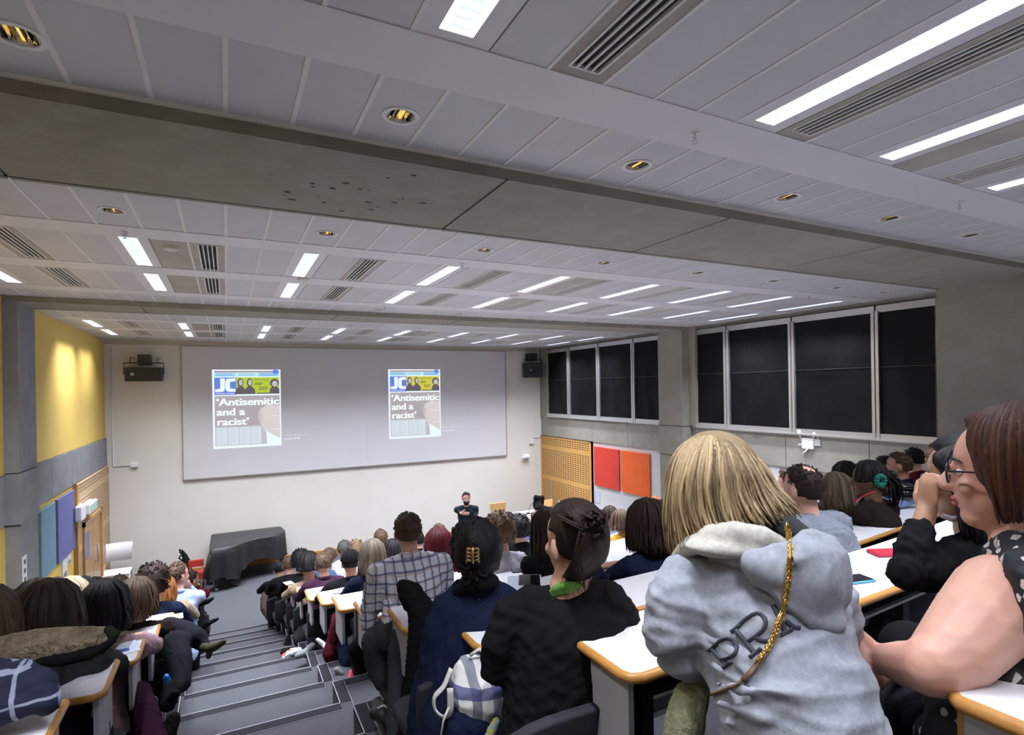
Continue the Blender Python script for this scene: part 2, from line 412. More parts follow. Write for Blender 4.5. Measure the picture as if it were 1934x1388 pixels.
# vents
def make_vent(L, loc):
    r = empty('ceiling_vent', loc); x, y, z = loc
    t = MB(); t.box(x - .062, x + .062, y - L / 2, y + L / 2, ZC + .018, ZC + .021); t.build('duct', SHAD, r)
    t = MB()
    for sx in (-1, 1): t.box(x + sx * .062 - .005, x + sx * .062 + .005, y - L / 2, y + L / 2, ZC - .003, ZC + .008)
    for sy in (-1, 1): t.box(x - .062, x + .062, y + sy * L / 2 - .004, y + sy * L / 2 + .004, ZC - .003, ZC + .008)
    t.build('frame', SEAM, r)
    for k in range(3):
        t = MB(); xx = x - .031 + k * .031; t.box(xx - .0045, xx + .0045, y - L / 2, y + L / 2, ZC - .002, ZC + .004); t.build('slat', SEAM, r)
    return r
VR = {}
for (x, a, b, bi) in VENTS:
    key = round(b - a, 3); loc = (x, (a + b) / 2, ZC)
    if x > 7.7: continue
    if key not in VR: r = VR[key] = make_vent(b - a, loc)
    else: r = copy_tree(VR[key]); r.location = loc
    ci = max(i for i, u in enumerate(UX) if u < x)
    row = ['overhead row', 'row'][bi > 0]
    row = {(4.75): 'back row', 6.12: 'front row', 10.2: 'back row', 11.56: 'front row', .70: 'front row'}.get(round(a - .05, 2), 'overhead')
    tag(r, ' '.join(f'slotted air vent {col_words[ci]}, {pos_words[bi]}, {row}'.split()[:16]), 'air vent', 'linear slot air vents')

# round downlights
def make_down(loc):
    r = empty('downlight', loc); x, y, z = loc
    t = MB(); n = 28
    for (r0, r1, z0, z1) in ((.076, .058, -.004, -.004), (.058, .055, -.004, .02)):
        vs = [(x + q * math.cos(2 * PI * k / n), y + q * math.sin(2 * PI * k / n), ZC + zz) for q, zz in ((r0, z0), (r1, z1)) for k in range(n)]
        t.add(vs, [(k, (k + 1) % n, n + (k + 1) % n, n + k) for k in range(n)], 0, True)
    t.tube([(x, y, ZC - .004), (x, y, ZC + .001)], .076, n, smooth=False, cap=False)
    t.build('rim', WHITEP, r)
    t = MB()
    for k in range(n):
        pass
    vs = [(x + q * math.cos(2 * PI * k / n), y + q * math.sin(2 * PI * k / n), ZC + zz) for q, zz in ((.056, .0), (.045, .05)) for k in range(n)]
    t.add(vs, [(k, (k + 1) % n, n + (k + 1) % n, n + k) for k in range(n)] + [tuple(range(n, 2 * n))], 0, True); t.build('reflector', CHROME, r)
    t = MB(); t.box(x + .002, x + .014, y - .042, y + .042, ZC + .008, ZC + .03); t.build('lamp_tube', plain('downlight_lamp', (1.0, .62, .12), .4, emit=.9), r)
    t = MB()
    for k in (-3, -2, -1, 1, 2, 3): t.box(x + k * .014 - .0012, x + k * .014 + .0012, y - .04, y + .04, ZC + .003, ZC + .026, k % 2)
    t.build('baffle', [CHROME, BLACKM], r)
    return r
D0 = None
dws = ['at the left edge', 'above the pitted beam', 'left of the sprinkler line', 'right of centre', 'towards the right', 'further right', 'near the window wall', 'closest to the windows', 'last']
for (yy, xs, w) in DL:
    for i, x in enumerate(xs):
        m_ = [q for q in DLOC if q[1] == yy and q[2] == x]
        if not m_: continue
        loc = (m_[0][0], yy, ZC)
        if D0 is None: r = D0 = make_down(loc)
        else: r = copy_tree(D0); r.location = loc
        tag(r, ' '.join(f'round downlight {col_words[min(range(9), key=lambda i_: abs(UX[i_] - x))]}, {w}'.split()[:16]), 'downlight', 'round ceiling downlights')
# square tiles around downlights, sprinklers
def sprinkler(x, y, lab):
    r = empty('sprinkler', (x, y, ZC - .004))
    t = MB(); t.tube([(x, y, ZC - .008), (x, y, ZC - .003)], .022, 16, smooth=False); t.build('escutcheon', WHITEP, r)
    t = MB(); t.tube([(x, y, ZC - .008), (x, y, ZC - .03)], .006, 8); t.tube([(x - .009, y, ZC - .02), (x - .009, y, ZC - .04), (x, y, ZC - .045), (x + .009, y, ZC - .04), (x + .009, y, ZC - .02)], .002, 6)
    t.tube([(x, y, ZC - .045), (x, y, ZC - .048)], .011, 10); t.build('sprinkler_head', CHROME, r)
    tag(r, lab, 'sprinkler', 'ceiling sprinklers')
k = 0
for px, py, lab in ((1312, 250, 'sprinkler head on the wide white band, largest in view'), (1812, 379, 'sprinkler on the wide white band towards the right wall'), (235, 437, 'sprinkler beside the leftmost full ceiling light'),
                (873, 497, 'sprinkler at the end of a ceiling light over the room centre'), (308, 558, 'sprinkler by the yellow tinted ceiling near the far beam'), (726, 578, 'sprinkler below the pair of lights left of centre'), (1266, 532, 'sprinkler between two ceiling lights on the right'), (1528, 556, 'sprinkler by the last long ceiling light')):
    q = onZ(px, py, ZC); sprinkler(q[0], q[1], lab)
for px, py, lab in ((572, 526, 'round white smoke detector between two ceiling lights left'), (972, 557, 'round smoke detector between two lights over centre'), (322, 466, 'round speaker grille in a beige ceiling tile')):
    q = onZ(px, py, ZC); t = MB(); t.tube([(q[0], q[1], ZC), (q[0], q[1], ZC - .02), (q[0], q[1], ZC - .028)], [.055, .05, .03], 24, smooth=False)
    rootmesh('smoke_detector', t, plain('off_white_plastic', (.62, .60, .55), .5), (q[0], q[1], ZC), label=lab, cat='detector')

# ------------------------------------------------------------------ windows
def window(name, panes, org, sc, y_near_clip, idx):
    ztop, zb0, zb1 = 1.06, .955, -.70
    def Y(px, py=0): return onX(org + px / sc, 720, XR)[1]
    fr = MB(); yy = [Y(a) for p in panes for a in p]
    y0, y1 = min(yy) - .02, max(yy) + .05
    fr.box(XR - .035, XR, y0, y1, zb0, ztop - .01)               # pelmet
    fr.box(XR - .05, XR, y0, y1, -.775, zb1 + .005)              # sill frame
    fr.box(XR - .075, XR - .03, y0, y1, -.79, -.765)
    for p, q in zip(panes[:-1], panes[1:]):
        a, b = Y(q[0]), Y(p[1]); w = (b - a)
        fr.box(XR - .06, XR, a, a + w * .42, -.77, zb0 + .02); fr.box(XR - .06, XR, b - w * .42, b, -.77, zb0 + .02)
    o = structure(f'window_{idx}', fr, ALU)
    g = MB()
    for p, q in zip(panes[:-1], panes[1:]):
        c = (Y(q[0]) + Y(p[1])) / 2; g.box(XR - .045, XR, c - .008, c + .008, -.77, ztop)
    g.box(XR - .045, XR, y0, y1, ztop - .012, ztop)
    g.build('shadow_gap', SHAD, o)
    for k, p in enumerate(panes):
        a, b = Y(p[1]), Y(p[0]); n = 14
        t = MB(); vs = []; 
        zs = np.linspace(zb0 + .01, zb1, 22)
        for j, z in enumerate(zs):
            for i in range(n + 1):
                y = a + (b - a) * i / n
                off = .006 * math.sin(i * .9 + k * 2 + j * .13) * (j / 21) + .003 * math.sin(j * .8 + k)
                if j == 10: off += .008
                vs.append((XR - .02 - off, y, z))
        t.add(vs, [(j * (n + 1) + i, (j + 1) * (n + 1) + i, (j + 1) * (n + 1) + i + 1, j * (n + 1) + i + 1) for j in range(21) for i in range(n)], 0, True)
        t.box(XR - .03, XR - .012, a, b, zb1 - .002, zb1 + .014)
        zz = (zs[10] + zs[9]) / 2; t.box(XR - .034, XR - .026, a, b, zz - .004, zz + .003, 1)
        t.build('blind', [BLIND, plain('blind_seam', (.05, .05, .055), .3)], o)
    return o
window('w', [(62, 275), (313, 750), (792, 1357), (1410, 1812)], 1300, 3.868, 3.5, 1)
window('w', [(212, 422), (450, 738), (770, 1113), (1148, 1400)], 1000, 5.69, 8.65, 2)
# concrete reveals around windows
mb = MB(); mb.box(XR - .02, XR, onX(1037, 700, XR)[1], YF, -.77, ZC); mb.box(XR - .055, XR, YF - .12, YF, -.8, ZC)
mb.box(XR - .012, XR, YB, YF, 1.06, ZC)
structure('trim_5', mb, CONC)
mb = MB(); mb.box(XR - .09, XR, 7.83, 8.0, -.77, ZC); mb.box(XR - .04, XR, 8.65, 8.9, -.77, ZC); structure('trim_6', mb, CONC)

# ------------------------------------------------------------------ right wall lower part
Yw = onX(1120, 835, XR)[1]
t = MB(); t.box(XR - .06, XR - .001, Yw, YF, ZF, -1.335); structure('wall_right_slatted_panel', t, SLOTR)
t = MB(); t.box(XR - .065, XR, Yw, Yw + .05, ZF, -1.335); t.box(XR - .065, XR, YF - .05, YF, ZF, -1.335); t.box(XR - .065, XR, Yw, YF, -1.36, -1.335)
structure('trim_7', t, mk_wood('oak_lipping', (.62, .34, .10), (.52, .27, .08)))
def wallpanel(corn, X, th, mat_, name, label, sgn):
    a = onX(*corn[0], X); b = onX(*corn[1], X); c = onX(*corn[2], X); d = onX(*corn[3], X)
    y0, y1 = (b[1] + c[1]) / 2, (a[1] + d[1]) / 2; y0, y1 = min(y0, y1), max(y0, y1)
    z1, z0 = (a[2] + b[2]) / 2, (c[2] + d[2]) / 2
    t = MB(); t.box(min(X, X + sgn * th), max(X, X + sgn * th), y0, y1, z0, z1)
    return rootmesh(name, t, mat_, (X, (y0 + y1) / 2, z0), .004, label=label, cat='wall panel')
wallpanel([(1124, 843), (1170.7, 849.4), (1171, 926.5), (1124, 915.8)], XR - .01, .03, mottled('felt_red', (.62, .045, .025), (.56, .035, .02), 4, .8), 'acoustic_panel', 'square red acoustic panel on the right wall beside the slotted wood', -1)
wallpanel([(1174.5, 850.4), (1229, 857.4), (1229, 940.5), (1174.5, 927.9)], XR - .01, .03, mottled('felt_orange', (.80, .13, .02), (.74, .11, .015), 4, .8), 'acoustic_panel', 'square orange acoustic panel on the right wall next to the column', -1)
# wifi router and socket under near window
def wb(px, py, X): return onX(px, py, X)
q = wb(1527, 838, XR - .03); r = empty('wifi_router', q, 'white wireless router with stubby antennas on the concrete below the near window', 'router')
t = MB(); t.box(q[0] - .03, q[0], q[1] - .10, q[1] + .10, q[2] - .085, q[2] + .085); t.build('case', WHITEP, r, .02)
for dy, dz, ey, ez in ((.10, .05, .15, .20), (-.10, .05, -.11, .18), (.10, -.02, .14, -.02), (.0, -.08, .08, -.17)):
    t = MB(); t.tube([(q[0] - .02, q[1] + dy, q[2] + dz), (q[0] - .04, q[1] + ey, q[2] + ez)], .011, 8); t.build('antenna', WHITEP, r)
t = MB(); t.box(q[0] - .032, q[0] - .029, q[1] - .012, q[1] + .012, q[2] + .02, q[2] + .04); t.build('status_light', plain('blue_led', (.3, .4, 1), .4, emit=2), r)
q = wb(1545, 836, XR - .03); t = MB(); t.box(q[0] - .02, q[0], q[1] - .05, q[1] + .05, q[2] - .05, q[2] + .05); t.box(q[0] - .012, q[0], q[1] - .01, q[1] + .01, q[2] + .05, -.78)
rootmesh('junction_box', t, plain('grey_plastic', (.55, .55, .55), .5), tuple(q), .004, label='small grey junction box right of the white router', cat='junction box')

# ------------------------------------------------------------------ front wall
def fw(px, py, Y=YF): return onY(px, py, Y)
a, b = fw(343, 655), fw(955.5, 857.5); a2 = fw(342.4, 907.6)
t = MB(); sx0, sx1, sz1, sz0 = a[0], b[0], a[2] + .01, (b[2] + a2[2]) / 2
t.box(sx0, sx1, YF - .035, YF, sz0, sz1); scr = empty('projection_board', ((sx0 + sx1) / 2, YF - .03, sz0), 'wide pale grey projection board filling the front wall', 'projection screen')
t.build('board', BOARD, scr, .004)
t = MB(); xm = fw(691, 700)[0]
t.box(xm - .003, xm + .003, YF - .037, YF - .034, sz0, sz1); t.build('joint', plain('board_joint', (.5, .5, .5), .6), scr)
t = MB(); w = .018
t.box(sx0 - w, sx1 + w, YF - .045, YF, sz1, sz1 + w); t.box(sx0 - w, sx1 + w, YF - .045, YF, sz0 - w, sz0)
t.box(sx0 - w, sx0, YF - .045, YF, sz0, sz1); t.box(sx1, sx1 + w, YF - .045, YF, sz0, sz1)
t.build('frame', plain('board_frame', (.40, .37, .33), .5, .3), scr)
SB = dict(x0=sx0, x1=sx1, z0=sz0, z1=sz1)
# skirting
t = MB(); t.box(XL, XR, YF - .02, YF, ZF, ZF + .12); o = structure('baseboard_front', t, OAK)
# shadow line at the top of the wall, painted as a darker strip
t = MB(); t.box(XL, XR, YF - .03, YF, ZC - .09, ZC); structure('trim_shadow_line', t, mottled('wall_head_shadow', (.5, .46, .40), (.46, .42, .36), 2, .7))
# conduits
t = MB(); c1 = fw(210, 655); c2 = fw(210, 881); c3 = fw(247, 881)
t.tube([(c1[0], YF - .012, c1[2]), (c1[0], YF - .012, c2[2]), (c3[0], YF - .012, c2[2])], .010, 6)
r = empty('conduit', (c1[0], YF - .01, c2[2]), 'white cable conduit on the cream wall left of the board, ending in a box', 'conduit'); t.build('pipe', WHITEP, r)
t = MB(); t.box(c3[0], c3[0] + .13, YF - .05, YF, c2[2] - .04, c2[2] + .04); t.build('box', WHITEP, r, .006)
t = MB(); c1 = fw(1017, 664); c2 = fw(1017, 826); c3 = fw(1003, 832)
t.tube([(c1[0], YF - .012, c1[2]), (c1[0], YF - .012, c2[2]), (c3[0], YF - .012, c2[2])], .010, 6)
r = empty('conduit', (c1[0], YF - .01, c2[2]), 'white cable conduit by the window corner right of the board', 'conduit'); t.build('pipe', WHITEP, r)
t = MB(); t.box(c3[0] - .07, c3[0] + .07, YF - .05, YF, c3[2] - .09, c3[2] + .05); t.build('socket', WHITEP, r, .008)
# emergency light
q = fw(992, 862, YF - .05); r = empty('emergency_light', q, 'small white emergency lamp with bluish lens on the wall right of the board', 'emergency light')
t = MB(); t.box(q[0] - .06, q[0] + .12, q[1] - .02, q[1] + .05, q[2] - .06, q[2] + .05); t.build('case', WHITEP, r, .01)
t = MB(); t.ell((q[0] + .05, q[1] - .05, q[2] + .02), .05, .05, .05); t.build('lens', plain('lamp_lens', (.6, .7, 1), .2, emit=.7), r)
t = MB(); t.ell((q[0] - .08, q[1] - .04, q[2] - .02), .035, .035, .035); t.build('lamp_head', WHITEP, r)

# loudspeakers
def speaker(px, py, pw, ph, label, yaw):
    q = fw(px, py, YF - .22); r = empty('loudspeaker', q, label, 'loudspeaker', 'black wall loudspeakers'); d = q @ FWD; s = d / F
    w, h = pw * s / 2, ph * s / 2; x, y, z = q
    t = MB(); zt, zb = z + h, z - h
    poly = [(-w, .10), (w, .10), (w * .93, -.15), (-w * .93, -.15)]
    cy, sy = math.cos(yaw), math.sin(yaw)
    pl = [(x + a * cy - b * sy, y + a * sy + b * cy) for a, b in poly][::-1]
    t.prism(pl, zb, zt); cab = t.build('cabinet', BLACKP, r, .01)
    t = MB(); t.ell((x - w * .55 * cy * 1, y - .155, z), .035, .006, .035); t.build('badge', plain('badge_grey', (.3, .3, .3), .4), cab)
    t = MB(); bz = zt + .09
    t.tube([(x - w * 1.02, y - .02, z), (x - w * 1.02, y - .02, bz), (x + w * 1.02, y - .02, bz), (x + w * 1.02, y - .02, z)], .012, 6); t.build('bracket', BLACKM, r)
    t = MB(); t.box(x - .10, x + .12, y - .06, YF, bz - .04, bz + .17); t.build('wall_mount', BLACKM, r, .006)
    for dx in (-.42, .42):
        t = MB(); t.tube([(x + dx * w / .6, y - .01, bz), (x + dx * w / .6, y + .04, bz + .11), (x + dx * w / .6 + .04, YF, bz + .11)], .007, 6); t.build('safety_hook', BLACKM, r)
    return r
speaker(272, 707, 62, 26, 'black loudspeaker on a bracket, top left of the projection board', .0)
speaker(1006, 699, 37, 28, 'black loudspeaker on a bracket in the corner by the windows', -.25)

# ------------------------------------------------------------------ left wall
Yl0 = onX(137.6, 911, XL)[1]
t = MB(); t.box(XL, XL + .05, Yl0, YF, ZF, -1.41); structure('wall_left_slatted_panel', t, SLOTL)
t = MB(); t.box(XL, XL + .058, Yl0 - .02, Yl0 + .09, ZF, -1.41); structure('trim_9', t, OAKD)
d0, d1 = onX(150, 997, XL)[1], onX(182, 965, XL)[1]; dz = (onX(150, 997, XL)[2] + onX(182, 965, XL)[2]) / 2
t = MB(); t.box(XL, XL + .062, d0, d1, ZF, dz); door = structure('door_1', t, OAKD)
t = MB(); dm = (d0 + d1) / 2; t.box(XL + .055, XL + .064, dm - .012, dm + .012, ZF, dz); t.build('door_gap', plain('door_gap_mat', (.35, .33, .30), .5), door)
t = MB(); t.box(XL + .05, XL + .085, d0 - .07, d0, ZF, dz + .07); t.box(XL + .05, XL + .085, d1, d1 + .07, ZF, dz + .07); t.box(XL + .05, XL + .085, d0 - .07, d1 + .07, dz, dz + .07); t.build('door_frame', OAKD, door)
pz = onX(154, 1022, XL)[2]; t = MB(); t.box(XL + .06, XL + .068, d0 + .05, d0 + .35, pz - .32, pz + .12)
t.build('vision_panel', plain('blue_notice', (.10, .16, .45), .4), door)
t = MB(); t.tube([(XL + .07, dm + .1, ZF + .9), (XL + .11, dm + .1, ZF + .9), (XL + .11, dm + .1, ZF + 1.2), (XL + .07, dm + .1, ZF + 1.2)], .012, 8); t.build('door_handle', ALU, door)
# exit sign over door
t = MB(); q = onX(160, 962, XL + .1); r = empty('exit_sign', q, 'green and white exit sign box mounted above the oak double door', 'exit sign')
t.box(XL + .05, XL + .17, q[1] - .02, q[1] + .60, q[2] - .09, q[2] + .07); t.build('case', WHITEP, r, .008)
t = MB(); t.box(XL + .17, XL + .174, q[1] + .02, q[1] + .56, q[2] - .07, q[2] + .05); t.build('sign_face', plain('exit_green', (.30, .50, .42), .4, emit=.15), r)
t = MB(); t.box(XL + .05, XL + .14, q[1] - .42, q[1] - .12, q[2] - .12, q[2] + .12); t.build('lamp_box', WHITEP, r, .02)
wallpanel([(72, 964.7), (99.8, 948.3), (99.8, 1069.5), (72, 1100.3)], XL, .035, mottled('felt_teal', (.16, .30, .38), (.14, .27, .35), 4, .8), 'acoustic_panel', 'tall teal acoustic panel on the yellow wall beside the grey column', 1)
wallpanel([(104, 944), (136.4, 924.8), (135.6, 1038.6), (104.8, 1064.5)], XL, .035, mottled('felt_violet', (.14, .15, .36), (.12, .13, .32), 4, .8), 'acoustic_panel', 'violet blue acoustic panel on the yellow wall beside the slotted wood', 1)
for px, py, w, h, lab in ((121, 1066, .14, .22, 'white notice on the yellow wall under the violet panel'), (129.5, 1050, .09, .12, 'small light switch plate left of the oak lipping')):
    q = onX(px, py, XL); t = MB(); t.box(XL, XL + .012, q[1] - w, q[1] + w, q[2] - h, q[2] + h); t.box(XL + .012, XL + .016, q[1] - w * .6, q[1] + w * .6, q[2] - h * .9, q[2] - h * .5, 1)
    rootmesh('wall_notice', t, [WHITEP, plain('notice_grey', (.2, .2, .25), .5)], tuple(q), label=lab, cat='notice')
q = onX(46, 1087, -2.05); t = MB(); t.box(-2.05, -2.044, q[1] - .07, q[1] + .07, q[2] - .22, q[2] + .22); 
for k in range(4): t.box(-2.044, -2.0425, q[1] - .03, q[1] + .03, q[2] - .17 + k * .1, q[2] - .12 + k * .1, 1)
rootmesh('paper_sign', t, [plain('paper_white', (.8, .8, .76), .6), plain('ink_dark', (.05, .05, .06), .6)], tuple(q), label='narrow paper sign taped to the grey concrete column', cat='sign')
# ------------------------------------------------------------------ floor, tiers, stairs
XRn = {-1: 1.10, 0: .912, 1: .817, 2: .754, 3: .722, 4: .703, 5: .69, 6: .678, 7: .666, 8: .653, 9: .641, 10: .629, 11: .618}
AL, AR = -.34, .64
def curve(x):
    if x > .83: return min(.33, .024 * (x - .83) ** 2)
    if x < -.46: return .09 * (-.46 - x)
    return 0.0
def nose(n): return ydesk(n) + .12
t = MB(); t.box(XL, XR, nose(11) - .3, YF, ZF - .2, ZF); structure('floor', t, CARPET)
def tiers(name, x0, x1, off, curved):
    t = MB()
    for n in range(11, -4, -1):
        z = ztread(n); ya = nose(n - 1) + off if n > -3 else YB; yb = nose(n) + off
        xs = list(np.linspace(x0, x1, 9 if curved else 2))
        poly = [(x, ya - .02 + (curve(x) if curved else 0)) for x in xs] + [(x, yb + (curve(x) if curved else 0)) for x in reversed(xs)]
        if n == -3: poly = [(x0, YB), (x1, YB)] + [(x, yb) for x in reversed(xs)]
        t.prism(poly, ZF - .2, z)
    return structure(name, t, CARPET)
tiers('floor_aisle_steps', AL, AR, 0, False)
tiers('floor_tiers_right', AR, XR, .30, True)
tiers('floor_tiers_left', XL, AL, .30, True)
def strip_mb():
    a = MB()
    for n in range(11, 0, -1):
        z = ztread(n) + .0015; y = nose(n)
        a.box(AL, AR, y - .085, y + .003, z - .03, z + .001, 0)
        a.box(AL, AR, y - .003, y + .004, z - .0, z + .003, 1); a.box(AL, AR, y - .088, y - .085, z, z + .002, 1)
        for (x, sg) in ((AL, -1), (AR, 1)):
            # side edge of the row platform above the next aisle step
            ya, yb = y - .0, y + .30
            xa, xb = sorted((x - sg * .001, x + sg * .075)); a.box(xa, xb, ya - .0, yb - .004, z - .03, z + .0004, 0)
            xa, xb = sorted((x - sg * .003, x + sg * .003)); a.box(xa, xb, ya, yb, z, z + .003, 1)
            xa, xb = sorted((x + sg * .073, x + sg * .076)); a.box(xa, xb, ya - .08, yb, z, z + .0025, 1)
            xa, xb = sorted((x, x + sg * .6)); a.box(xa, xb, y + .22, y + .303, z - .03, z + .0018, 0)
            a.box(xa, xb, y + .300, y + .305, z, z + .003, 1)
    return a
structure('trim_10', strip_mb(), [STRIP, STRIPW])

# ------------------------------------------------------------------ desks
DD = .315
def desk(n, side, label):
    z = zdesk(n); yf = ydesk(n); 
    if side < 0: z += .01 * max(0, min(6, n - 1))
    if n == -1: z, yf = -.533, .515
    x0 = XRn[n] if side > 0 else {0: -.47, 1: -.464, 2: -.441, 3: -.427, 4: -.425, 5: -.405}.get(n, -.39); x1 = 6.9 if side > 0 else XL + .14
    if n in (0, -1) and side < 0: pass
    xs = np.linspace(x0, x1, 15); r = .035
    r_ = empty('lecture_desk', (x0, yf - DD / 2, ztread(n)), label, 'desk', 'long curved rows of lecture desks')
    far = [(x, yf + curve(x)) for x in xs]; near = [(x, yf - DD + curve(x)) for x in xs]
    s = side
    far[0] = (x0 + s * .012, far[0][1])
    cornern = [(x0, near[0][1] + r), (x0 + s * r * .3, near[0][1] + r * .3), (x0 + s * r, near[0][1])]
    poly = far[::-1] + [(x0, far[0][1] - .012)] + cornern + near[1:]
    if s > 0: poly = poly
    else: poly = poly[::-1]
    t = MB(); t.prism(poly, z - .022, z); t.build('desktop', LAM, r_, .002)
    pts = [(x0 + s * .012, far[0][1], z - .013), (x0, far[0][1] - .012, z - .013)] + [(a, b, z - .013) for a, b in cornern] + [(a, b, z - .013) for a, b in near[1:]]
    t = MB(); t.tube(pts, .0145, 8, up=(0, 0, 1)); t.build('oak_edge', OAK, r_)
    # end panel
    drop = .255 if n > 0 else .42
    px = x0 + s * .028; ya, yb = yf - DD + .035, yf - .006; rr = .04; zb = z - .025 - drop; tw = .009
    prof = [(ya, z - .02), (ya + .0, zb + rr), (ya + rr * .3, zb + rr * .3), (ya + rr, zb), (yb - .01, zb), (yb, zb + .01), (yb, z - .02)]
    vs = [(px - tw, y, zz) for y, zz in prof] + [(px + tw, y, zz) for y, zz in prof]; m_ = len(prof)
    fs = [tuple(range(m_)), tuple(range(2 * m_ - 1, m_ - 1, -1))] + [(i, i + m_, (i + 1) % m_ + m_, (i + 1) % m_) for i in range(m_)]
    t = MB(); t.add(vs, fs); ep = t.build('end_panel', GREYP, r_)
    t = MB(); t.box(px - tw - .001, px + tw + .001, yb, yb + .010, zb, z - .02); t.build('panel_edge', OAK, ep)
    # under-desk shelf, rail and posts
    xm = [x for x in np.linspace(x0 + s * .16, x1, 12)]
    t = MB()
    pl = [(x, yf - .02 + curve(x)) for x in xm[::-1]] + [(x, yf - .20 + curve(x)) for x in xm]
    t.prism(pl if s > 0 else pl[::-1], z - .15, z - .138); bs = t.build('book_shelf', BLACKP, r_)
    t = MB(); t.tube([(x, yf - .215 + curve(x), z - .145) for x in xm], .007, 6); t.build('rail', ALU, bs)
    nx = max(2, int(abs(x1 - x0) / 1.25) + 1)
    for x in np.linspace(x0 + s * (.16 if n < 1 else .38), x1 - s * .1, nx):
        c = curve(x); t = MB(); t.box(x - .022, x + .022, yf - .19 + c, yf - .13 + c, ztread(n) - (0.0 if n > 0 else 0), z - .022)
        t.box(x - .03, x + .03, yf - .27 + c, yf - .04 + c, z - .034, z - .022); t.build('desk_post', BLACKM, r_)
    # modesty panel
    t = MB(); pl = [(x, yf - .004 + curve(x)) for x in xm[::-1]] + [(x, yf - .018 + curve(x)) for x in xm]
    t.prism(pl if s > 0 else pl[::-1], z - .34, z - .022); t.build('modesty_panel', GREYP, r_)
    return r_
ordw = {-1: 'nearest row, cut off at the bottom right corner', 0: 'row under the elbow of the grey hoodie', 1: 'row in front of the person with the dark bun', 2: 'row in front of the navy coat and hair clip',
        3: 'row the checked shirt leans on', 4: 'row holding the open notebook and pen', 5: 'row just beyond the open notebook', 6: 'row behind the knitted jumper', 7: 'row in front of the knitted jumper',
        8: 'row by the big black hair', 9: 'third row from the stage', 10: 'second row from the stage', 11: 'front row nearest the stage'}
ordl = {0: 'nearest row at the left edge', 1: 'left row beside the navy check garment, bare white top', 2: 'left row with the fur hood and papers', 3: 'left row in front of the pink top', 4: 'left row in front of the dark brown top',
        5: 'left row with the pale yellow sheet', 6: 'left row in front of the curly hair', 7: 'left row holding the dark green bottle', 8: 'left row in front of the light blue shirt', 9: 'left third row from the stage', 10: 'left second row from the stage', 11: 'left front row at the stage'}
for n in range(-1, 12): desk(n, 1, f'white topped desk right of the aisle, {ordw[n]}')
for n in range(0, 12): desk(n, -1, f'white topped desk left of the aisle, {ordl[n]}' if n else 'white topped desk left of the aisle, nearest row')
for o in COL.objects:
    if 'label' in o: o['label'] = ' '.join(o['label'].split()[:16])

# ------------------------------------------------------------------ seats
SEATM = mottled('seat_fabric_black', (.014, .014, .02), (.02, .02, .03), 30, .85)
SEAT0 = None
def seat(x, n, label):
    global SEAT0
    y = ydesk(n) - DD - .30 + curve(x); z = ztread(n) + .42
    if n == -1: y = .515 - DD - .3
    loc = (x, y, ztread(n))
    if SEAT0 is None:
        r = SEAT0 = empty('tip_up_chair', loc)
        t = MB(); pl = [(x - .21, y - .20), (x + .21, y - .20), (x + .22, y + .14), (x + .17, y + .20), (x - .17, y + .20), (x - .22, y + .14)]
        t.prism(pl, z - .03, z + .03); t.build('seat_pan', SEATM, r, .02)
        t = MB(); vs = []; n_ = 9
        for k in range(n_):
            a = (k / (n_ - 1) - .5) * 2; xx = x + a * .21; yy = y - .235 + .045 * a * a
            hh = .30 - .05 * abs(a) ** 3
            vs += [(xx, yy, z + .02), (xx, yy - .035 - .02, z + .02 + hh), (xx, yy + .03, z + .02), (xx, yy - .03 + .02, z + .02 + hh)]
        fs = []
        for k in range(n_ - 1):
            b = k * 4; fs += [(b, b + 4, b + 5, b + 1), (b + 2, b + 3, b + 7, b + 6), (b + 1, b + 5, b + 7, b + 3), (b, b + 2, b + 6, b + 4)]
        fs += [(0, 1, 3, 2), (n_ * 4 - 4, n_ * 4 - 2, n_ * 4 - 1, n_ * 4 - 3)]
        t.add(vs, fs, 0, True); t.build('backrest', SEATM, r, .01)
        t = MB(); t.box(x - .025, x + .025, y - .03, y + .03, ztread(n), z - .03); t.box(x - .09, x + .09, y - .08, y + .10, ztread(n), ztread(n) + .012); t.build('pedestal', BLACKM, r)
    else: r = copy_tree(SEAT0); r.location = loc
    tag(r, ' '.join(label.split()[:16]), 'chair', 'black tip up lecture chairs')
    return r
# ------------------------------------------------------------------ people toolkit
def blob(mb, vox, smooth=4, fac=.5):
    me = mb.mesh('tmp'); o = bpy.data.objects.new('tmp', me); COL.objects.link(o)
    r = o.modifiers.new('r', 'REMESH'); r.mode = 'VOXEL'; r.voxel_size = vox; r.use_smooth_shade = True
    if smooth: s = o.modifiers.new('s', 'SMOOTH'); s.iterations = smooth; s.factor = fac
    dg = bpy.context.evaluated_depsgraph_get()
    out = bpy.data.meshes.new_from_object(o.evaluated_get(dg))
    bpy.data.objects.remove(o); bpy.data.meshes.remove(me)
    return out
def verts(me):
    a = np.empty(len(me.vertices) * 3, dtype=np.float32); me.vertices.foreach_get('co', a); return a.reshape(-1, 3).astype(float)
def norms(me):
    a = np.empty(len(me.vertices) * 3, dtype=np.float32); me.vertices.foreach_get('normal', a); return a.reshape(-1, 3).astype(float)
def setv(me, v): me.vertices.foreach_set('co', v.astype(np.float32).ravel()); me.update()
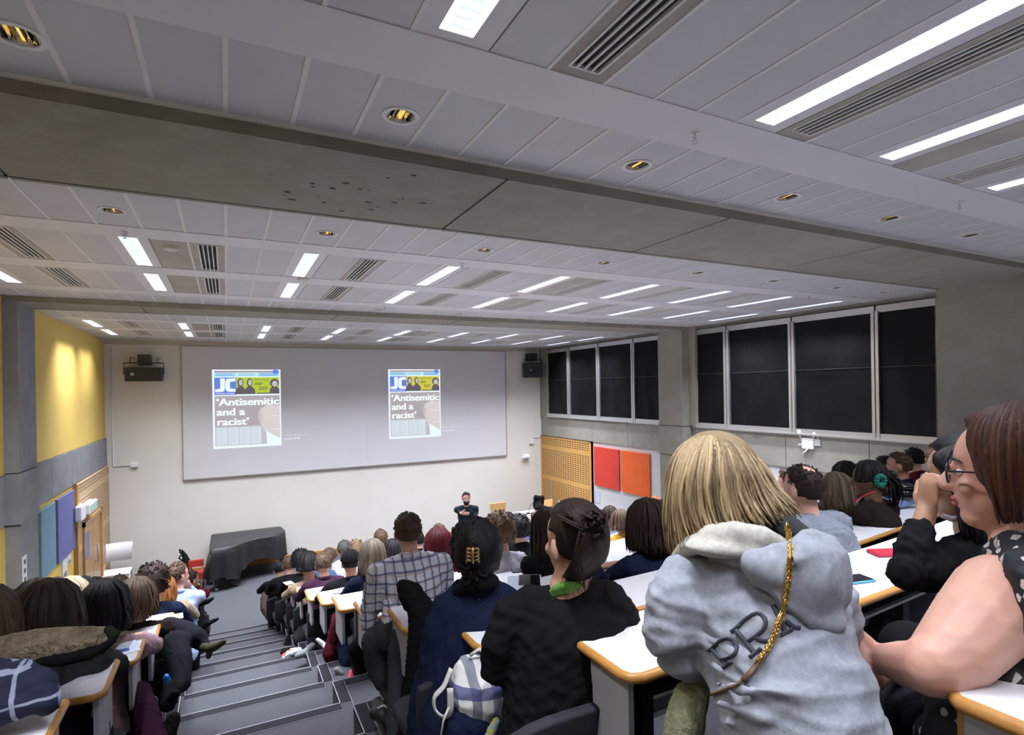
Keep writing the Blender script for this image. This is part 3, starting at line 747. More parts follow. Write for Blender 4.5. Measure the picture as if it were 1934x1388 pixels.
def folds(me, amp, wl, seed, stretch=(1, 1, 1), sharp=1.0):
    """cloth folds: displace along the normal with summed warped waves"""
    r = np.random.default_rng(abs(int(seed))); v = verts(me); n = norms(me); q = v * np.array(stretch)
    w = np.zeros(len(v)); warp = np.stack([np.sin(q @ r.normal(size=3) * 2 * PI / wl / 2.5 + r.uniform(0, 6)) for _ in range(3)], 1)
    for k in range(5):
        d = r.normal(size=3); d /= np.linalg.norm(d); L = wl * r.uniform(.6, 1.6)
        s = np.sin((q @ d) * 2 * PI / L + warp @ r.normal(size=3) * 1.2 + r.uniform(0, 6))
        w += (1 - np.abs(s)) ** sharp - .4
    setv(me, v + n * (w / 3 * amp)[:, None])
def shade(me):
    me.polygons.foreach_set('use_smooth', [True] * len(me.polygons))
def unit(v): v = np.array(v, float); return v / (np.linalg.norm(v) + 1e-9)
def loft(mb, pts, rw, rd, right=(1, 0, 0), seg=20):
    """closed tube with elliptical rings; ring plane is spanned by right and (right x tangent)"""
    pts = [np.array(p, float) for p in pts]; n = len(pts); vs = []
    R_ = unit(right)
    for i, p in enumerate(pts):
        t = unit(pts[min(i + 1, n - 1)] - pts[max(i - 1, 0)]); a = unit(R_ - t * (R_ @ t)); b = np.cross(t, a)
        for k in range(seg):
            th = 2 * PI * k / seg; vs.append(p + a * math.cos(th) * rw[i] + b * math.sin(th) * rd[i])
    fs = [(i * seg + k, i * seg + (k + 1) % seg, (i + 1) * seg + (k + 1) % seg, (i + 1) * seg + k) for i in range(n - 1) for k in range(seg)]
    fs += [tuple(range(seg - 1, -1, -1)), tuple((n - 1) * seg + k for k in range(seg))]
    mb.add(vs, fs)
def limb(mb, pts, rr, seg=12):
    mb.tube(pts, rr, seg)
    for p, r in zip(pts, rr): mb.ell(p, r, r, r, seg=12, rings=8)

SKINS = {}
def skin(name, a, b2):
    m, b = new_mat('skin_' + name); v = coord(m); n = noise(m, v, 9, 4, .6, .3, .7)
    setc(m, b, mix(m, n, a, b2)); b.inputs['Roughness'].default_value = .5
    b.inputs['Subsurface Weight'].default_value = .08; b.inputs['Subsurface Radius'].default_value = (.02, .008, .005); b.inputs['Subsurface Scale'].default_value = .5
    SKINS[name] = m
skin('pale', (.68, .40, .30), (.60, .30, .22)); skin('olive', (.48, .27, .17), (.42, .22, .13)); skin('brown', (.16, .075, .04), (.12, .055, .03))
def hairmat(name, dark, light, rough=.42):
    m, b = new_mat('hair_' + name); N, L = nodes(m); at_ = N.new('ShaderNodeAttribute'); at_.attribute_name = 'tint'
    v = coord(m, 'Object', (60, 60, 4)); n = noise(m, v, 3, 4, .6, .3, .7)
    f = math_(m, 'ADD', math_(m, 'MULTIPLY', at_.outputs['Fac'], .7), math_(m, 'MULTIPLY', n, .3))
    setc(m, b, mix(m, f, dark, light)); b.inputs['Roughness'].default_value = rough + .12; b.inputs['Specular IOR Level'].default_value = .18 if max(light) < .12 else .35
    bump(m, b, n, .35, .003); return m
H = {k: hairmat(k, a, b, r) for k, (a, b, r) in {
    'black': ((.004, .004, .005), (.016, .014, .016), .38), 'darkbrown': ((.010, .006, .005), (.045, .026, .018), .42), 'brown': ((.035, .019, .011), (.13, .078, .045), .45),
    'lightbrown': ((.07, .04, .02), (.24, .14, .07), .5), 'blonde': ((.075, .045, .022), (.60, .43, .23), .45), 'ash': ((.06, .045, .03), (.26, .20, .14), .5),
    'red': ((.018, .002, .004), (.10, .006, .012), .4), 'grey': ((.03, .03, .03), (.16, .15, .15), .6), 'auburn': ((.018, .006, .004), (.085, .030, .016), .36),
    'platinum': ((.30, .22, .12), (.75, .65, .45), .5), 'ginger': ((.16, .05, .01), (.40, .15, .04), .5)}.items()}
def cloth(name, a, b2=None, rough=.9, sc=120, bs=.25):
    if name in MATS: return MATS[name]
    m, b = new_mat(name); v = coord(m); n = noise(m, v, sc, 3, .6, .3, .7)
    setc(m, b, mix(m, n, a, b2 or tuple(x * .75 for x in a))); b.inputs['Roughness'].default_value = rough
    b.inputs['Sheen Weight'].default_value = .1 if max(a) > .1 else .0; b.inputs['Specular IOR Level'].default_value = .2 if max(a) > .1 else .08
    bump(m, b, noise(m, v, 14, 4, .6, .3, .7), bs, .01); return m
def stripe_mat(name, base, lines, axis_sets, extra=None):
    """woven check: list of (axis, period, width, colour, opacity)"""
    m, b = new_mat(name); v = coord(m); s = sep(m, v); c = None; cur = base
    for ax, per, wd, colr, op in axis_sets:
        wob = math_(m, 'ADD', s[ax], math_(m, 'MULTIPLY', noise(m, v, 5, 2, .5, .2, .8), per * .35))
        fr = math_(m, 'LESS_THAN', math_(m, 'FRACT', math_(m, 'DIVIDE', wob, per)), wd)
        cur = mix(m, math_(m, 'MULTIPLY', fr, op), cur, colr)
    setc(m, b, cur); b.inputs['Roughness'].default_value = .85; return m
CHK = stripe_mat('checked_shirt', (.72, .72, .78), None, [(0, .052, .20, (.03, .05, .18), .75), (2, .052, .20, (.03, .05, .18), .75), (0, .052, .62, (.72, .72, .78), .0), (0, .104, .06, (.45, .22, .12), .6), (2, .104, .06, (.45, .22, .12), .6)])
STRP = stripe_mat('striped_shirt', (.025, .03, .10), None, [(2, .07, .16, (.55, .10, .06), .8), (2, .14, .28, (.30, .26, .28), .6)])
C = dict(black=cloth('cloth_black', (.010, .010, .011)), navy=cloth('cloth_navy', (.012, .017, .045)), grey=cloth('cloth_grey_knit', (.22, .24, .29), (.15, .165, .2)), hoodie=cloth('cloth_hoodie_grey', (.33, .345, .39), (.25, .265, .305), sc=90, bs=.12),
         beige=cloth('cloth_beige_knit', (.42, .30, .20), (.22, .15, .10), sc=60, bs=.8), purple=cloth('cloth_plum', (.045, .018, .04)), denim=cloth('cloth_denim', (.06, .10, .19)), white=cloth('cloth_white', (.62, .60, .68)),
         maroon=cloth('cloth_maroon', (.09, .008, .018)), mustard=cloth('cloth_mustard', (.60, .30, .04)), pink=cloth('cloth_pink', (.42, .25, .29)), brown=cloth('cloth_dark_brown', (.022, .015, .012)), ltblue=cloth('cloth_light_blue', (.36, .45, .66)),
         red=cloth('cloth_red', (.40, .03, .02)), charcoal=cloth('cloth_charcoal', (.035, .036, .042)), trousers=cloth('cloth_dark_trousers', (.018, .019, .026)), check=CHK, stripes=STRP, teal=cloth('cloth_teal', (.05, .12, .12)), jeans=cloth('cloth_jeans_navy', (.012, .018, .035)))
SHOE = plain('shoe_black', (.012, .012, .012), .5); SOLE = plain('shoe_sole_white', (.6, .6, .58), .6)

def frame(yaw, pitch=0, roll=0):
    """head frame: yaw>0 turns to the left (towards -X)"""
    f = np.array([-math.sin(yaw) * math.cos(pitch), math.cos(yaw) * math.cos(pitch), -math.sin(pitch)])
    r = np.array([math.cos(yaw), math.sin(yaw), 0.0]); u = np.cross(r, f)
    r2 = r * math.cos(roll) + u * math.sin(roll); u2 = -r * math.sin(roll) + u * math.cos(roll)
    return r2, f, u2
def head_prims(mb, c, fr, s=1.0, detail=True):
    r, f, u = fr; c = np.array(c, float)
    P_ = lambda a, b, d: c + r * a * s + f * b * s + u * d * s
    ax = (r, f, u)
    mb.ell(P_(0, -.008, .022), .076 * s, .094 * s, .092 * s, ax, 24, 16)           # cranium
    mb.ell(P_(0, .020, -.035), .060 * s, .066 * s, .072 * s, ax, 20, 12)          # face
    mb.ell(P_(0, .045, -.085), .036 * s, .036 * s, .028 * s, ax, 16, 10)          # chin
    mb.ell(P_(0, .060, .030), .050 * s, .022 * s, .030 * s, ax, 16, 8)            # brow
    for sg in (-1, 1):
        mb.ell(P_(sg * .036, .062, -.025), .022 * s, .020 * s, .022 * s, ax, 12, 8)   # cheek
        mb.ell(P_(sg * .079, -.008, -.012), .010 * s, .020 * s, .033 * s, ax, 12, 8)  # ear
    if detail:
        mb.tube([P_(0, .078, .018), P_(0, .094, -.010), P_(0, .104, -.028)], [.009 * s, .011 * s, .014 * s], 10)
        mb.ell(P_(0, .098, -.030), .017 * s, .014 * s, .011 * s, ax, 10, 6)
        mb.ell(P_(0, .078, -.052), .024 * s, .013 * s, .007 * s, ax, 10, 6)
        mb.ell(P_(0, .076, -.064), .021 * s, .013 * s, .007 * s, ax, 10, 6)
def face_parts(parent, c, fr, s=1.0, skinm=None, glasses=False, lips=(.45, .12, .10), beard=None):
    r, f, u = fr; c = np.array(c, float); P_ = lambda a, b, d: c + r * a * s + f * b * s + u * d * s; ax = (r, f, u)
    for sg in (-1, 1):
        t = MB(); t.ell(P_(sg * .031, .073, .002), .013 * s, .009 * s, .0065 * s, ax, 12, 8); t.ell(P_(sg * .031, .079, .002), .0055 * s, .004 * s, .0055 * s, ax, 10, 6, mi=1)
        t.build('eye', [plain('eye_white', (.75, .72, .7), .3), plain('eye_dark', (.02, .012, .01), .2)], parent)
        t = MB(); t.tube([P_(sg * .016, .083, .024), P_(sg * .034, .082, .030), P_(sg * .050, .068, .022)], [.003 * s, .004 * s, .002 * s], 6, flat=.6); t.build('eyebrow', plain('eyebrow_dark', (.03, .018, .012), .7), parent)
    t = MB(); t.ell(P_(0, .086, -.053), .021 * s, .007 * s, .005 * s, ax, 12, 6); t.ell(P_(0, .084, -.063), .018 * s, .008 * s, .006 * s, ax, 12, 6); t.build('lips', plain('lips_%d' % int(lips[0] * 100), lips, .4), parent)
    if glasses:
        t = MB()
        for sg in (-1, 1):
            pts = [P_(sg * .033 + .027 * math.cos(a), .092, .0 + .019 * math.sin(a)) for a in np.linspace(0, 2 * PI, 21)]
            t.tube(pts, .0022 * s, 6, cap=False)
            t.tube([P_(sg * .060, .092, .006), P_(sg * .078, .04, .008), P_(sg * .082, -.01, .004)], .0022 * s, 6)
        t.tube([P_(-.007, .093, .004), P_(0, .096, .007), P_(.007, .093, .004)], .002 * s, 6); t.build('glasses', plain('glasses_frame', (.015, .014, .02), .25), parent)

def finger_set(mb, wrist, d, side, up, s=1.0, curl=.5, thumb=1):
    """hand: d = pointing direction, side = towards the thumb, up = back of hand"""
    d, side, up = unit(d), unit(side), unit(up); w = np.array(wrist, float)
    pc = w + d * .045 * s
    mb.ell(pc, .050 * s, .040 * s, .015 * s, (d, side, up), 16, 10)
    mb.ell(w + d * .012 * s, .03 * s, .027 * s, .018 * s, (d, side, up), 12, 8)
    for k, (o, L) in enumerate(((.030, .068), (.010, .076), (-.010, .070), (-.029, .055))):
        p = w + d * .082 * s + side * o * s; q = p; a = curl * .4; pts = [w + d * .05 * s + side * o * .8 * s, p]
        for j in range(3):
            dd = d * math.cos(a) - up * math.sin(a); q = q + dd * L / 3 * s; pts.append(q); a += curl * .8
        limb(mb, pts, [.009 * s, .009 * s, .0085 * s, .0078 * s, .0068 * s], 8)
    tp = w + d * .018 * s + side * .030 * s
    pts = [tp, tp + (d * .5 + side * .7 - up * .2) * .033 * s, tp + (d * .9 + side * .7 - up * .4) * .056 * s * 1.1]
    limb(mb, pts, [.013 * s, .011 * s, .009 * s], 8)

def hair_cap(mb, c, fr, s, thick=.012, rough=.0, seg=36, rings=24, low=-.30, facecut=True, tint=.45, seed=0, back=0, cy=0.0, bald=False):
    r, f, u = fr; c = np.array(c, float) + f * (-.008) * s + u * .022 * s + f * cy
    rg = np.random.default_rng(seed); ph = rg.uniform(0, 6, 8); vs = []; cs = []
    for i in range(rings + 1):
        th = PI * i / rings
        for k in range(seg):
            a = 2 * PI * k / seg; d = np.array([math.sin(th) * math.cos(a), math.sin(th) * math.sin(a), math.cos(th)])
            base = 1.0 / math.sqrt((d[0] / .079) ** 2 + (d[1] / .097) ** 2 + (d[2] / (.094 if d[2] > 0 else .125)) ** 2)
            w = base + thick * (1 + rough * 6 * (math.sin(5 * a + ph[0] + 3 * th) * .3 + math.sin(9 * a + ph[1] - 5 * th) * .2 + math.sin(13 * th + ph[2] + 4 * a) * .2) * (1 if i > 0 else 0)) + (back * max(0, -d[1]))
            hid = False
            if facecut and d[1] > .30 and d[2] < .50 + .25 * (1 - abs(d[0])): hid = True
            if abs(d[0]) > .75 and d[1] > -.05 and d[2] < .12: hid = True
            if d[2] < low - .25 * max(0, -d[1]) : hid = True
            if bald and d[0] ** 2 + (d[1] + .42) ** 2 + (d[2] - .88) ** 2 < .10: hid = True
            if hid: w = base * .80
            vs.append(c + (r * d[0] + f * d[1] + u * d[2]) * w * s)
    fs = [(i * seg + k, (i + 1) * seg + k, (i + 1) * seg + (k + 1) % seg, i * seg + (k + 1) % seg) for i in range(rings) for k in range(seg)]
    mb.add(vs, fs, 0, True, tint)
def lock(mb, pts, r, tint, seg=5, flat=.45, up=None):
    n = len(pts); rad = [r * (.55 + .45 * math.sin(PI * min(1, (i + .6) / n * 1.15))) * (1 if i < n - 1 else .25) for i in range(n)]
    mb.tube(pts, rad, seg, flat=flat, col=tint, up=up)
def hair_long(mb, c, fr, s, length, N, width=1.12, seed=0, front=True, r=.011, wave=.006, inward=.0, spread=145, tint=(.1, .9), partx=0.0, ctr=0):
    R_, f, u = fr; rg = np.random.default_rng(seed); c0 = np.array(c, float) + f * (-.008) * s + u * .022 * s
    for k in range(N):
        az = math.radians(rg.uniform(-spread, spread))      # 0 = back
        lay = rg.uniform(1.0, width)
        dx, dy = math.sin(az), -math.cos(az)
        pts = []; phw = rg.uniform(0, 6); L = length * rg.uniform(.82, 1.06) * (1 if abs(az) < 1.6 else .95)
        for j in range(9):
            q = j / 8
            th = min(q / .42, 1) * math.radians(98)
            if q <= .42:
                p = c0 + (R_ * (dx * .086 * math.sin(th) + partx * (1 - math.sin(th))) + f * dy * .105 * math.sin(th) + u * .100 * math.cos(th)) * s * lay
            else:
                e = (q - .42) / .58; wx = 1.0 + .10 * math.sin(e * PI * .6) - inward * e * e
                p = c0 + (R_ * dx * .086 * wx * lay + f * dy * .105 * wx * lay) * s - u * (.014 * s + e * L)
                p = p + R_ * wave * math.sin(q * 9 + phw) + f * wave * .6 * math.cos(q * 8 + phw)
            pts.append(p)
        lock(mb, pts, r * s * rg.uniform(.7, 1.3), rg.uniform(*tint), flat=.5)
def hair_short(mb, c, fr, s, N, L=.03, seed=0, r=.006, tint=(.1, .9), mess=.5, top=1.0, bald=False):
    R_, f, u = fr; rg = np.random.default_rng(seed); c0 = np.array(c, float) + f * (-.008) * s + u * .022 * s
    k = 0
    while k < N:
        d = rg.normal(size=3); d /= np.linalg.norm(d)
        if d[2] < -.45 or (d[1] > .35 and d[2] < .6) or (abs(d[0]) > .75 and d[2] < .1 and d[1] > -.1): continue
        if bald and d[0] ** 2 + (d[1] + .42) ** 2 + (d[2] - .88) ** 2 < .13: continue
        k += 1
        base = 1.0 / math.sqrt((d[0] / .083) ** 2 + (d[1] / .101) ** 2 + (d[2] / .100) ** 2)
        n = R_ * d[0] + f * d[1] + u * d[2]; fl = unit(np.cross(np.cross(n, u * .6 + f * .8 if d[2] > .3 else -u), n) + rg.normal(size=3) * mess)
        LL = L * (top if d[2] > .3 else .6) * rg.uniform(.6, 1.3)
        p = c0 + n * base * s; pts = [p - n * .006, p + fl * LL * .4 + n * .002, p + fl * LL * .8 + n * .003, p + fl * LL]
        lock(mb, pts, r * s * rg.uniform(.7, 1.3), rg.uniform(*tint), 4)
def hair_curly(mb, c, fr, s, N, R=.03, rad=1.12, seed=0, low=-.6, down=0.0):
    R_, f, u = fr; rg = np.random.default_rng(seed); c0 = np.array(c, float) + f * (-.010) * s + u * .022 * s
    k = 0
    while k < N:
        d = rg.normal(size=3); d /= np.linalg.norm(d)
        if d[2] < low or (d[1] > .3 and d[2] < .5): continue
        k += 1
        base = 1.0 / math.sqrt((d[0] / .084) ** 2 + (d[1] / .102) ** 2 + (d[2] / .100) ** 2) * rad
        p = c0 + (R_ * d[0] + f * d[1] + u * d[2]) * base * s - u * down * rg.uniform(0, 1) * (d[1] < 0)
        a0 = rg.uniform(0, 6); e1 = unit(rg.normal(size=3)); e2 = unit(np.cross(e1, rg.normal(size=3))); q = R * rg.uniform(.5, 1)
        pts = [p + (e1 * math.cos(a0 + t_) + e2 * math.sin(a0 + t_)) * q * .5 + np.cross(e1, e2) * t_ * q * .12 for t_ in np.linspace(0, 5, 7)]
        mb.tube(pts, R * .17, 4, col=rg.uniform(0, 1))

def torso_prims(mb, Pv, N, sh, infl=0, right=(1, 0, 0), fem=True, belly=0):
    Pv, N = np.array(Pv, float), np.array(N, float); b = 1.0
    l = lambda t_, dy=0: Pv + (N - Pv) * t_ + np.array([0, dy, 0])
    w = sh / .185
    loft(mb, [l(-.12), l(0), l(.28, .01), l(.6, -.005), l(.82, -.012), l(.94, -.008), l(1.03)],
         [(.150 if fem else .14) + infl, (.178 if fem else .165) * b + infl, (.142 if fem else .15) + belly + infl, .158 * w + infl, .160 * w + infl, .105 * w + infl * .6, .050 + infl * .5],
         [.11 + infl, .125 + infl, .105 + belly + infl, .115 + infl, .098 + infl, .072 + infl, .048 + infl * .5], right)
    mb.ell(l(.70, -.02), .15 * w + infl, .105 + infl, .13 + infl)
    # trapezius slope
    for sg in (-1, 1):
        R_ = unit(right); S = l(.90) + R_ * sg * (sh - .015)
        mb.tube([l(1.0), l(.95) + R_ * sg * sh * .5, S], [.045 + infl * .6, .052 + infl, .055 + infl], 12)
        mb.ell(S, .058 + infl, .058 + infl, .058 + infl)

HANDVOX = .0062
def person(label, px, py, row, hair='darkbrown', style='short', top='black', sk='pale', yaw=0.0, pitch=.08, arms='desk', fem=True, sh=None, Y=None, hs=1.0, N=None, L=.22,
           glasses=False, face=False, lean=0.0, legs=True, seed=None, sleeve='long', group=None, beard=False, trousers='trousers', extra=None, torso_yaw=0.0, vox=None, hunch=0.0, dxh=0.0, wear=None, name_sfx='', seat_lab=None, noseat=False):
    seed = seed if seed is not None else abs(int(px * 7 + py))
    rg = np.random.default_rng(seed)
    yn = ydesk(row) - DD
    Hc = onY(px, py, yn - .17 if Y is None else Y)
    cv = curve(Hc[0])
    if Y is None: Hc = onY(px, py, yn - .17 + cv)
    dist = float(Hc @ FWD); vox = vox or min(.022, max(.0085, dist * .0034))
    zt = ztread(row); sh = sh or (.168 if fem else .195)
    tr = np.array([math.cos(torso_yaw), math.sin(torso_yaw), 0]); tf = np.array([-math.sin(torso_yaw), math.cos(torso_yaw), 0])
    fr = frame(yaw, pitch)
    Nk = Hc - np.array([0, 0, .150]) * hs - tf * (.035 + hunch)
    Pv = np.array([Nk[0] + dxh, min(Hc[1] - .13 - lean, yn - .30 + cv), zt + .53])
    if Nk[2] - Pv[2] < .40: Pv[2] = Nk[2] - .40
    root = empty('person', (Pv[0], Pv[1], zt), label, 'person', group)
    # joints
    SJ = {}; EJ = {}; WJ = {}
    up_ = unit(Nk - Pv)
    for sg in (-1, 1):
        S = Pv + (Nk - Pv) * .90 + tr * sg * (sh - .01)
        if arms == 'desk' or (arms == 'face' and sg > 0) or (arms == 'facer' and sg < 0):
            T = np.array([Nk[0] + tr[0] * sg * (sh + .075), yn - .01 + cv, zdesk(row) - .03 + .02]); E = S + unit(T - S) * .275
            W_ = E + unit(np.array([Nk[0] + sg * .07, yn + .20 + cv, zdesk(row) + .04]) - E) * .235
        elif arms in ('face', 'facer'):
            T = np.array([Nk[0] + sg * .13, yn + .06 + cv, zdesk(row) + .05]); E = S + unit(T - S) * .27
            hp = Hc + fr[1] * .075 - fr[2] * .085 + fr[0] * sg * .03; W_ = hp - unit(hp - E) * .07
        elif arms == 'side':
            E = S + unit([sg * .18, .10, -1]) * .28; W_ = E + unit([-sg * .2, .75, -.35]) * .24
        else:  # lap
            E = S + unit([sg * .14, .10, -1]) * .28; W_ = E + unit([-sg * .45, .8, -.18]) * .24
        SJ[sg], EJ[sg], WJ[sg] = S, E, W_
    # skin body
    mb = MB(); head_prims(mb, Hc, fr, hs, True)
    nb = Hc - fr[2] * .05 - fr[1] * .018
    limb(mb, [nb, (nb + Nk) / 2, Nk - up_ * .02], [.050 * hs, .051 * hs, .058], 14)
    torso_prims(mb, Pv, Nk, sh, -.02, tr, fem)
    for sg in (-1, 1):
        limb(mb, [SJ[sg], EJ[sg], WJ[sg]], [.044, .036, .024])
        d = unit(WJ[sg] - EJ[sg]); side = unit(np.cross(d, (0, 0, 1)) * (-sg)); 
        if arms in ('face', 'facer') and ((arms == 'face' and sg < 0) or (arms == 'facer' and sg > 0)): finger_set(mb, WJ[sg], d, -tr * sg, -tf, .95, 1.3)
        else: finger_set(mb, WJ[sg], unit(d * np.array([1, 1, .2])), np.array([-sg, .2, 0]), (0, 0, 1), .95, .5)
    me = blob(mb, min(vox, .010), 2); shade(me)
    skm = SKINS[sk]
    bod = link('body', me, skm, root)
    # top
    mb = MB(); torso_prims(mb, Pv, Nk - up_ * .01, sh, .010, tr, fem)
    if sleeve == 'long':
        for sg in (-1, 1):
            limb(mb, [SJ[sg], (SJ[sg] + EJ[sg]) / 2, EJ[sg], EJ[sg] * .12 + WJ[sg] * .88], [.062, .056, .050, .036])
    elif sleeve == 'short':
        for sg in (-1, 1): limb(mb, [SJ[sg], SJ[sg] * .45 + EJ[sg] * .55], [.064, .062])
    me = blob(mb, vox, 3)
    folds(me, .010, .10, seed, (1, 1, 1.6)); shade(me)
    topo = link('top', me, C[top] if isinstance(top, str) else top, root)
    # collar
    if wear is None or wear == 'collar':
        t = MB(); pts = [Nk + up_ * .012 + tr * .062 * math.cos(a) + tf * .060 * math.sin(a) + up_ * (-.022 * math.sin(a)) for a in np.linspace(0, 2 * PI, 17)]
        t.tube(pts, [.014] * 17, 8, flat=1.4, cap=False); t.build('collar', C[top] if isinstance(top, str) else top, topo)
    # legs
    if legs:
        mb = MB(); mb2 = MB()
        for sg in (-1, 1):
            hip = Pv + tr * sg * .085 - up_ * .03; knee = np.array([hip[0] + sg * .03, hip[1] + .40, zt + .49]); ank = np.array([knee[0], knee[1] + .02, zt + .09])
            limb(mb, [hip, (hip + knee) / 2, knee, (knee + ank) / 2, ank], [.088, .078, .062, .058, .046])
            mb2.ell(ank + np.array([0, .065, -.05]), .045, .13, .042, seg=14, rings=8)
        me = blob(mb, max(vox, .014), 3); shade(me); link('trousers', me, C[trousers] if isinstance(trousers, str) else trousers, root)
        mb2.build('shoes', SHOE, root)
    # hair
    mb = MB(); NN = N or int(max(40, min(420, 620 / dist)))
    sg_ = 40 if dist < 4 else 24
    if style == 'short':
        hair_cap(mb, Hc, fr, hs, .004, .02, sg_, 20, -.52, seed=seed); hair_short(mb, Hc, fr, hs, int(NN * 1.6), .020, seed, .0045 if dist < 5 else .007, mess=.22)
    elif style == 'bald':
        hair_cap(mb, Hc, fr, hs, .003, .0, 48, 30, -.55, seed=seed, bald=True); hair_short(mb, Hc, fr, hs, 420, .013, seed, .0028, mess=.2, bald=True)
    elif style in ('long', 'bob'):
        hair_cap(mb, Hc, fr, hs, .012, .01, sg_, 20, -.15, seed=seed); hair_long(mb, Hc, fr, hs, L, NN, 1.16, seed, inward=.25 if style == 'bob' else .0, r=.010 if dist < 4 else .015)
    elif style == 'curly':
        hair_cap(mb, Hc, fr, hs, .022, .10, sg_, 20, -.5, seed=seed, back=.01); hair_curly(mb, Hc, fr, hs, NN, .032, 1.20, seed)
    elif style == 'curlylong':
        hair_cap(mb, Hc, fr, hs, .028, .10, sg_, 20, -.6, seed=seed, back=.015); hair_curly(mb, Hc, fr, hs, int(NN * 1.6), .04, 1.25, seed, -.9, L)
    elif style in ('bun', 'pony'):
        hair_cap(mb, Hc, fr, hs, .010, .02, sg_, 20, -.45, seed=seed)
        hair_long(mb, Hc, fr, hs, .03, NN // 2, 1.06, seed, inward=.6, r=.009)
        r_, f_, u_ = fr; bc = Hc - f_ * .115 + u_ * (.05 if style == 'bun' else .01)
        for k in range(14): mb.ell(bc + rg.normal(size=3) * .012, .028, .028, .028, seg=10, rings=6, col=rg.uniform(.2, .8))
        if style == 'pony':
            for k in range(max(10, NN // 6)):
                o = rg.normal(size=3) * .012; lock(mb, [bc + o, bc - f_ * .03 - u_ * .04 + o * 1.5, bc - f_ * .03 - u_ * .12 + o * 1.5, bc - f_ * .02 - u_ * .19 + o], .012, rg.uniform(.1, .9))
    elif style == 'cap':
        hair_cap(mb, Hc, fr, hs, .006, .0, sg_, 20, -.5, seed=seed)
        t = MB(); hair_cap(t, Hc, fr, hs, .016, .0, sg_, 20, -.02, facecut=False, seed=seed)
        me = t.mesh('cap'); link('cap', me, C['black'], root)
    if style != 'none': mb.build('hair', H[hair], root, tint=True)
    if beard:
        r_, f_, u_ = fr; t = MB()
        for k in range(160):
            a_ = rg.uniform(-1.5, 1.5); v_ = rg.uniform(0, 1); b_ = np.array([math.sin(a_) * .064, math.cos(a_) * .052 + .028, -.050 - v_ * .062])
            b_[0] *= 1 - .45 * v_; p_ = Hc + (r_ * b_[0] + f_ * b_[1] + u_ * b_[2]) * hs; lock(t, [p_, p_ + f_ * .006 - u_ * .012, p_ + f_ * .004 - u_ * .022], .007, rg.uniform(.1, .9), 4)
        t.build('beard', H[hair], root, tint=True)
    if face or glasses: face_parts(bod, Hc, fr, hs, glasses=glasses)
    if not noseat: seat(float(Pv[0]), row, seat_lab or ('black chair under the ' + ' '.join(label.replace('person ', 'person ').split()[:12])))
    root_info = dict(root=root, H=Hc, N=Nk, P=Pv, S=SJ, E=EJ, W=WJ, fr=fr, tr=tr, tf=tf, zt=zt, dist=dist)
    return root_info
def beard_mat(sk, col_):
    return SKINS[sk]
# ------------------------------------------------------------------ foreground people, laid out at their measured distance
def pts_(lst): return [at(p[0], p[1], p[2]) for p in lst]
def ploft(mb, lst, right=None, seg=24):   # (px,py,d,half width px,half depth m)
    loft(mb, pts_(lst), [p[3] * p[2] / F for p in lst], [p[4] for p in lst], RGT if right is None else right, seg)
def plimb(mb, lst):                       # (px,py,d,r px)
    limb(mb, pts_(lst), [p[3] * p[2] / F for p in lst])
def pell(mb, px, py, d, rx, ry, rz, tilt=0, mi=0, col=None, seg=20):
    a = RGT * math.cos(tilt) + UPV * math.sin(tilt); b = -RGT * math.sin(tilt) + UPV * math.cos(tilt)
    mb.ell(at(px, py, d), rx * d / F, ry * d / F, rz, (a, b, FWD), seg, 12, mi, col)
def smooth_poly(P_, n):
    P_ = [np.array(p, float) for p in P_]; P_ = [2 * P_[0] - P_[1]] + P_ + [2 * P_[-1] - P_[-2]]; out = []; m_ = len(P_) - 3
    for i in range(n):
        t = i / (n - 1) * m_; k = min(int(t), m_ - 1); t -= k; a, b, c, d = P_[k:k + 4]
        out.append(.5 * ((2 * b) + (-a + c) * t + (2 * a - 5 * b + 4 * c - d) * t * t + (-a + 3 * b - 3 * c + d) * t ** 3))
    return out
def hair_guides(mb, guides, N, r, seed=0, jit=4, jd=.02, n=11, tint=(.05, .95), seg=5, flat=.45, tintf=None, lenj=.12):
    rg = np.random.default_rng(seed); G = [np.array(smooth_poly(g, n)) for g in guides]; m_ = len(G) - 1
    for k in range(N):
        s = rg.uniform(0, m_); i = min(int(s), m_ - 1); f = s - i; g = G[i] * (1 - f) + G[i + 1] * f
        o = rg.normal(size=2) * jit; od = rg.uniform(-.2, 1) * jd; e = rg.uniform(1 - lenj, 1.0); ph = rg.uniform(0, 6)
        pts = []
        for j in range(n):
            t = j / (n - 1) * e * (n - 1); a = min(int(t), n - 2); q = g[a] * (1 - t + a) + g[a + 1] * (t - a)
            w = (j / (n - 1)) ** .7
            pts.append(at(q[0] + o[0] * w + 2.0 * math.sin(j * .9 + ph) * w * jit / 5, q[1] + o[1] * .4 * w, q[2] + od * (.4 + .6 * w)))
        tt = tintf(s / m_, rg) if tintf else rg.uniform(*tint)
        lock(mb, pts, r * rg.uniform(.6, 1.3), float(np.clip(tt, 0, 1)), seg, flat)
def bvh(o):
    L = np.array(world_loc(o)); v = verts(o.data) + L; return BVHTree.FromPolygons([tuple(q) for q in v], [tuple(p.vertices) for p in o.data.polygons])
def drape(tree, lst, off=.006, dflt=1.2):
    out = []
    for (x, y) in lst:
        v = ray(x, y); h = tree.ray_cast(Vector((0, 0, 0)), Vector(v))
        out.append((np.array(h[0]) - unit(v) * off) if h[0] is not None else (out[-1] if out else v * dflt))
    return out
def proot(label, px, py, d, row, group=None):
    q = at(px, py, d); return empty('person', (q[0], q[1], ztread(row)), label, 'person', group)

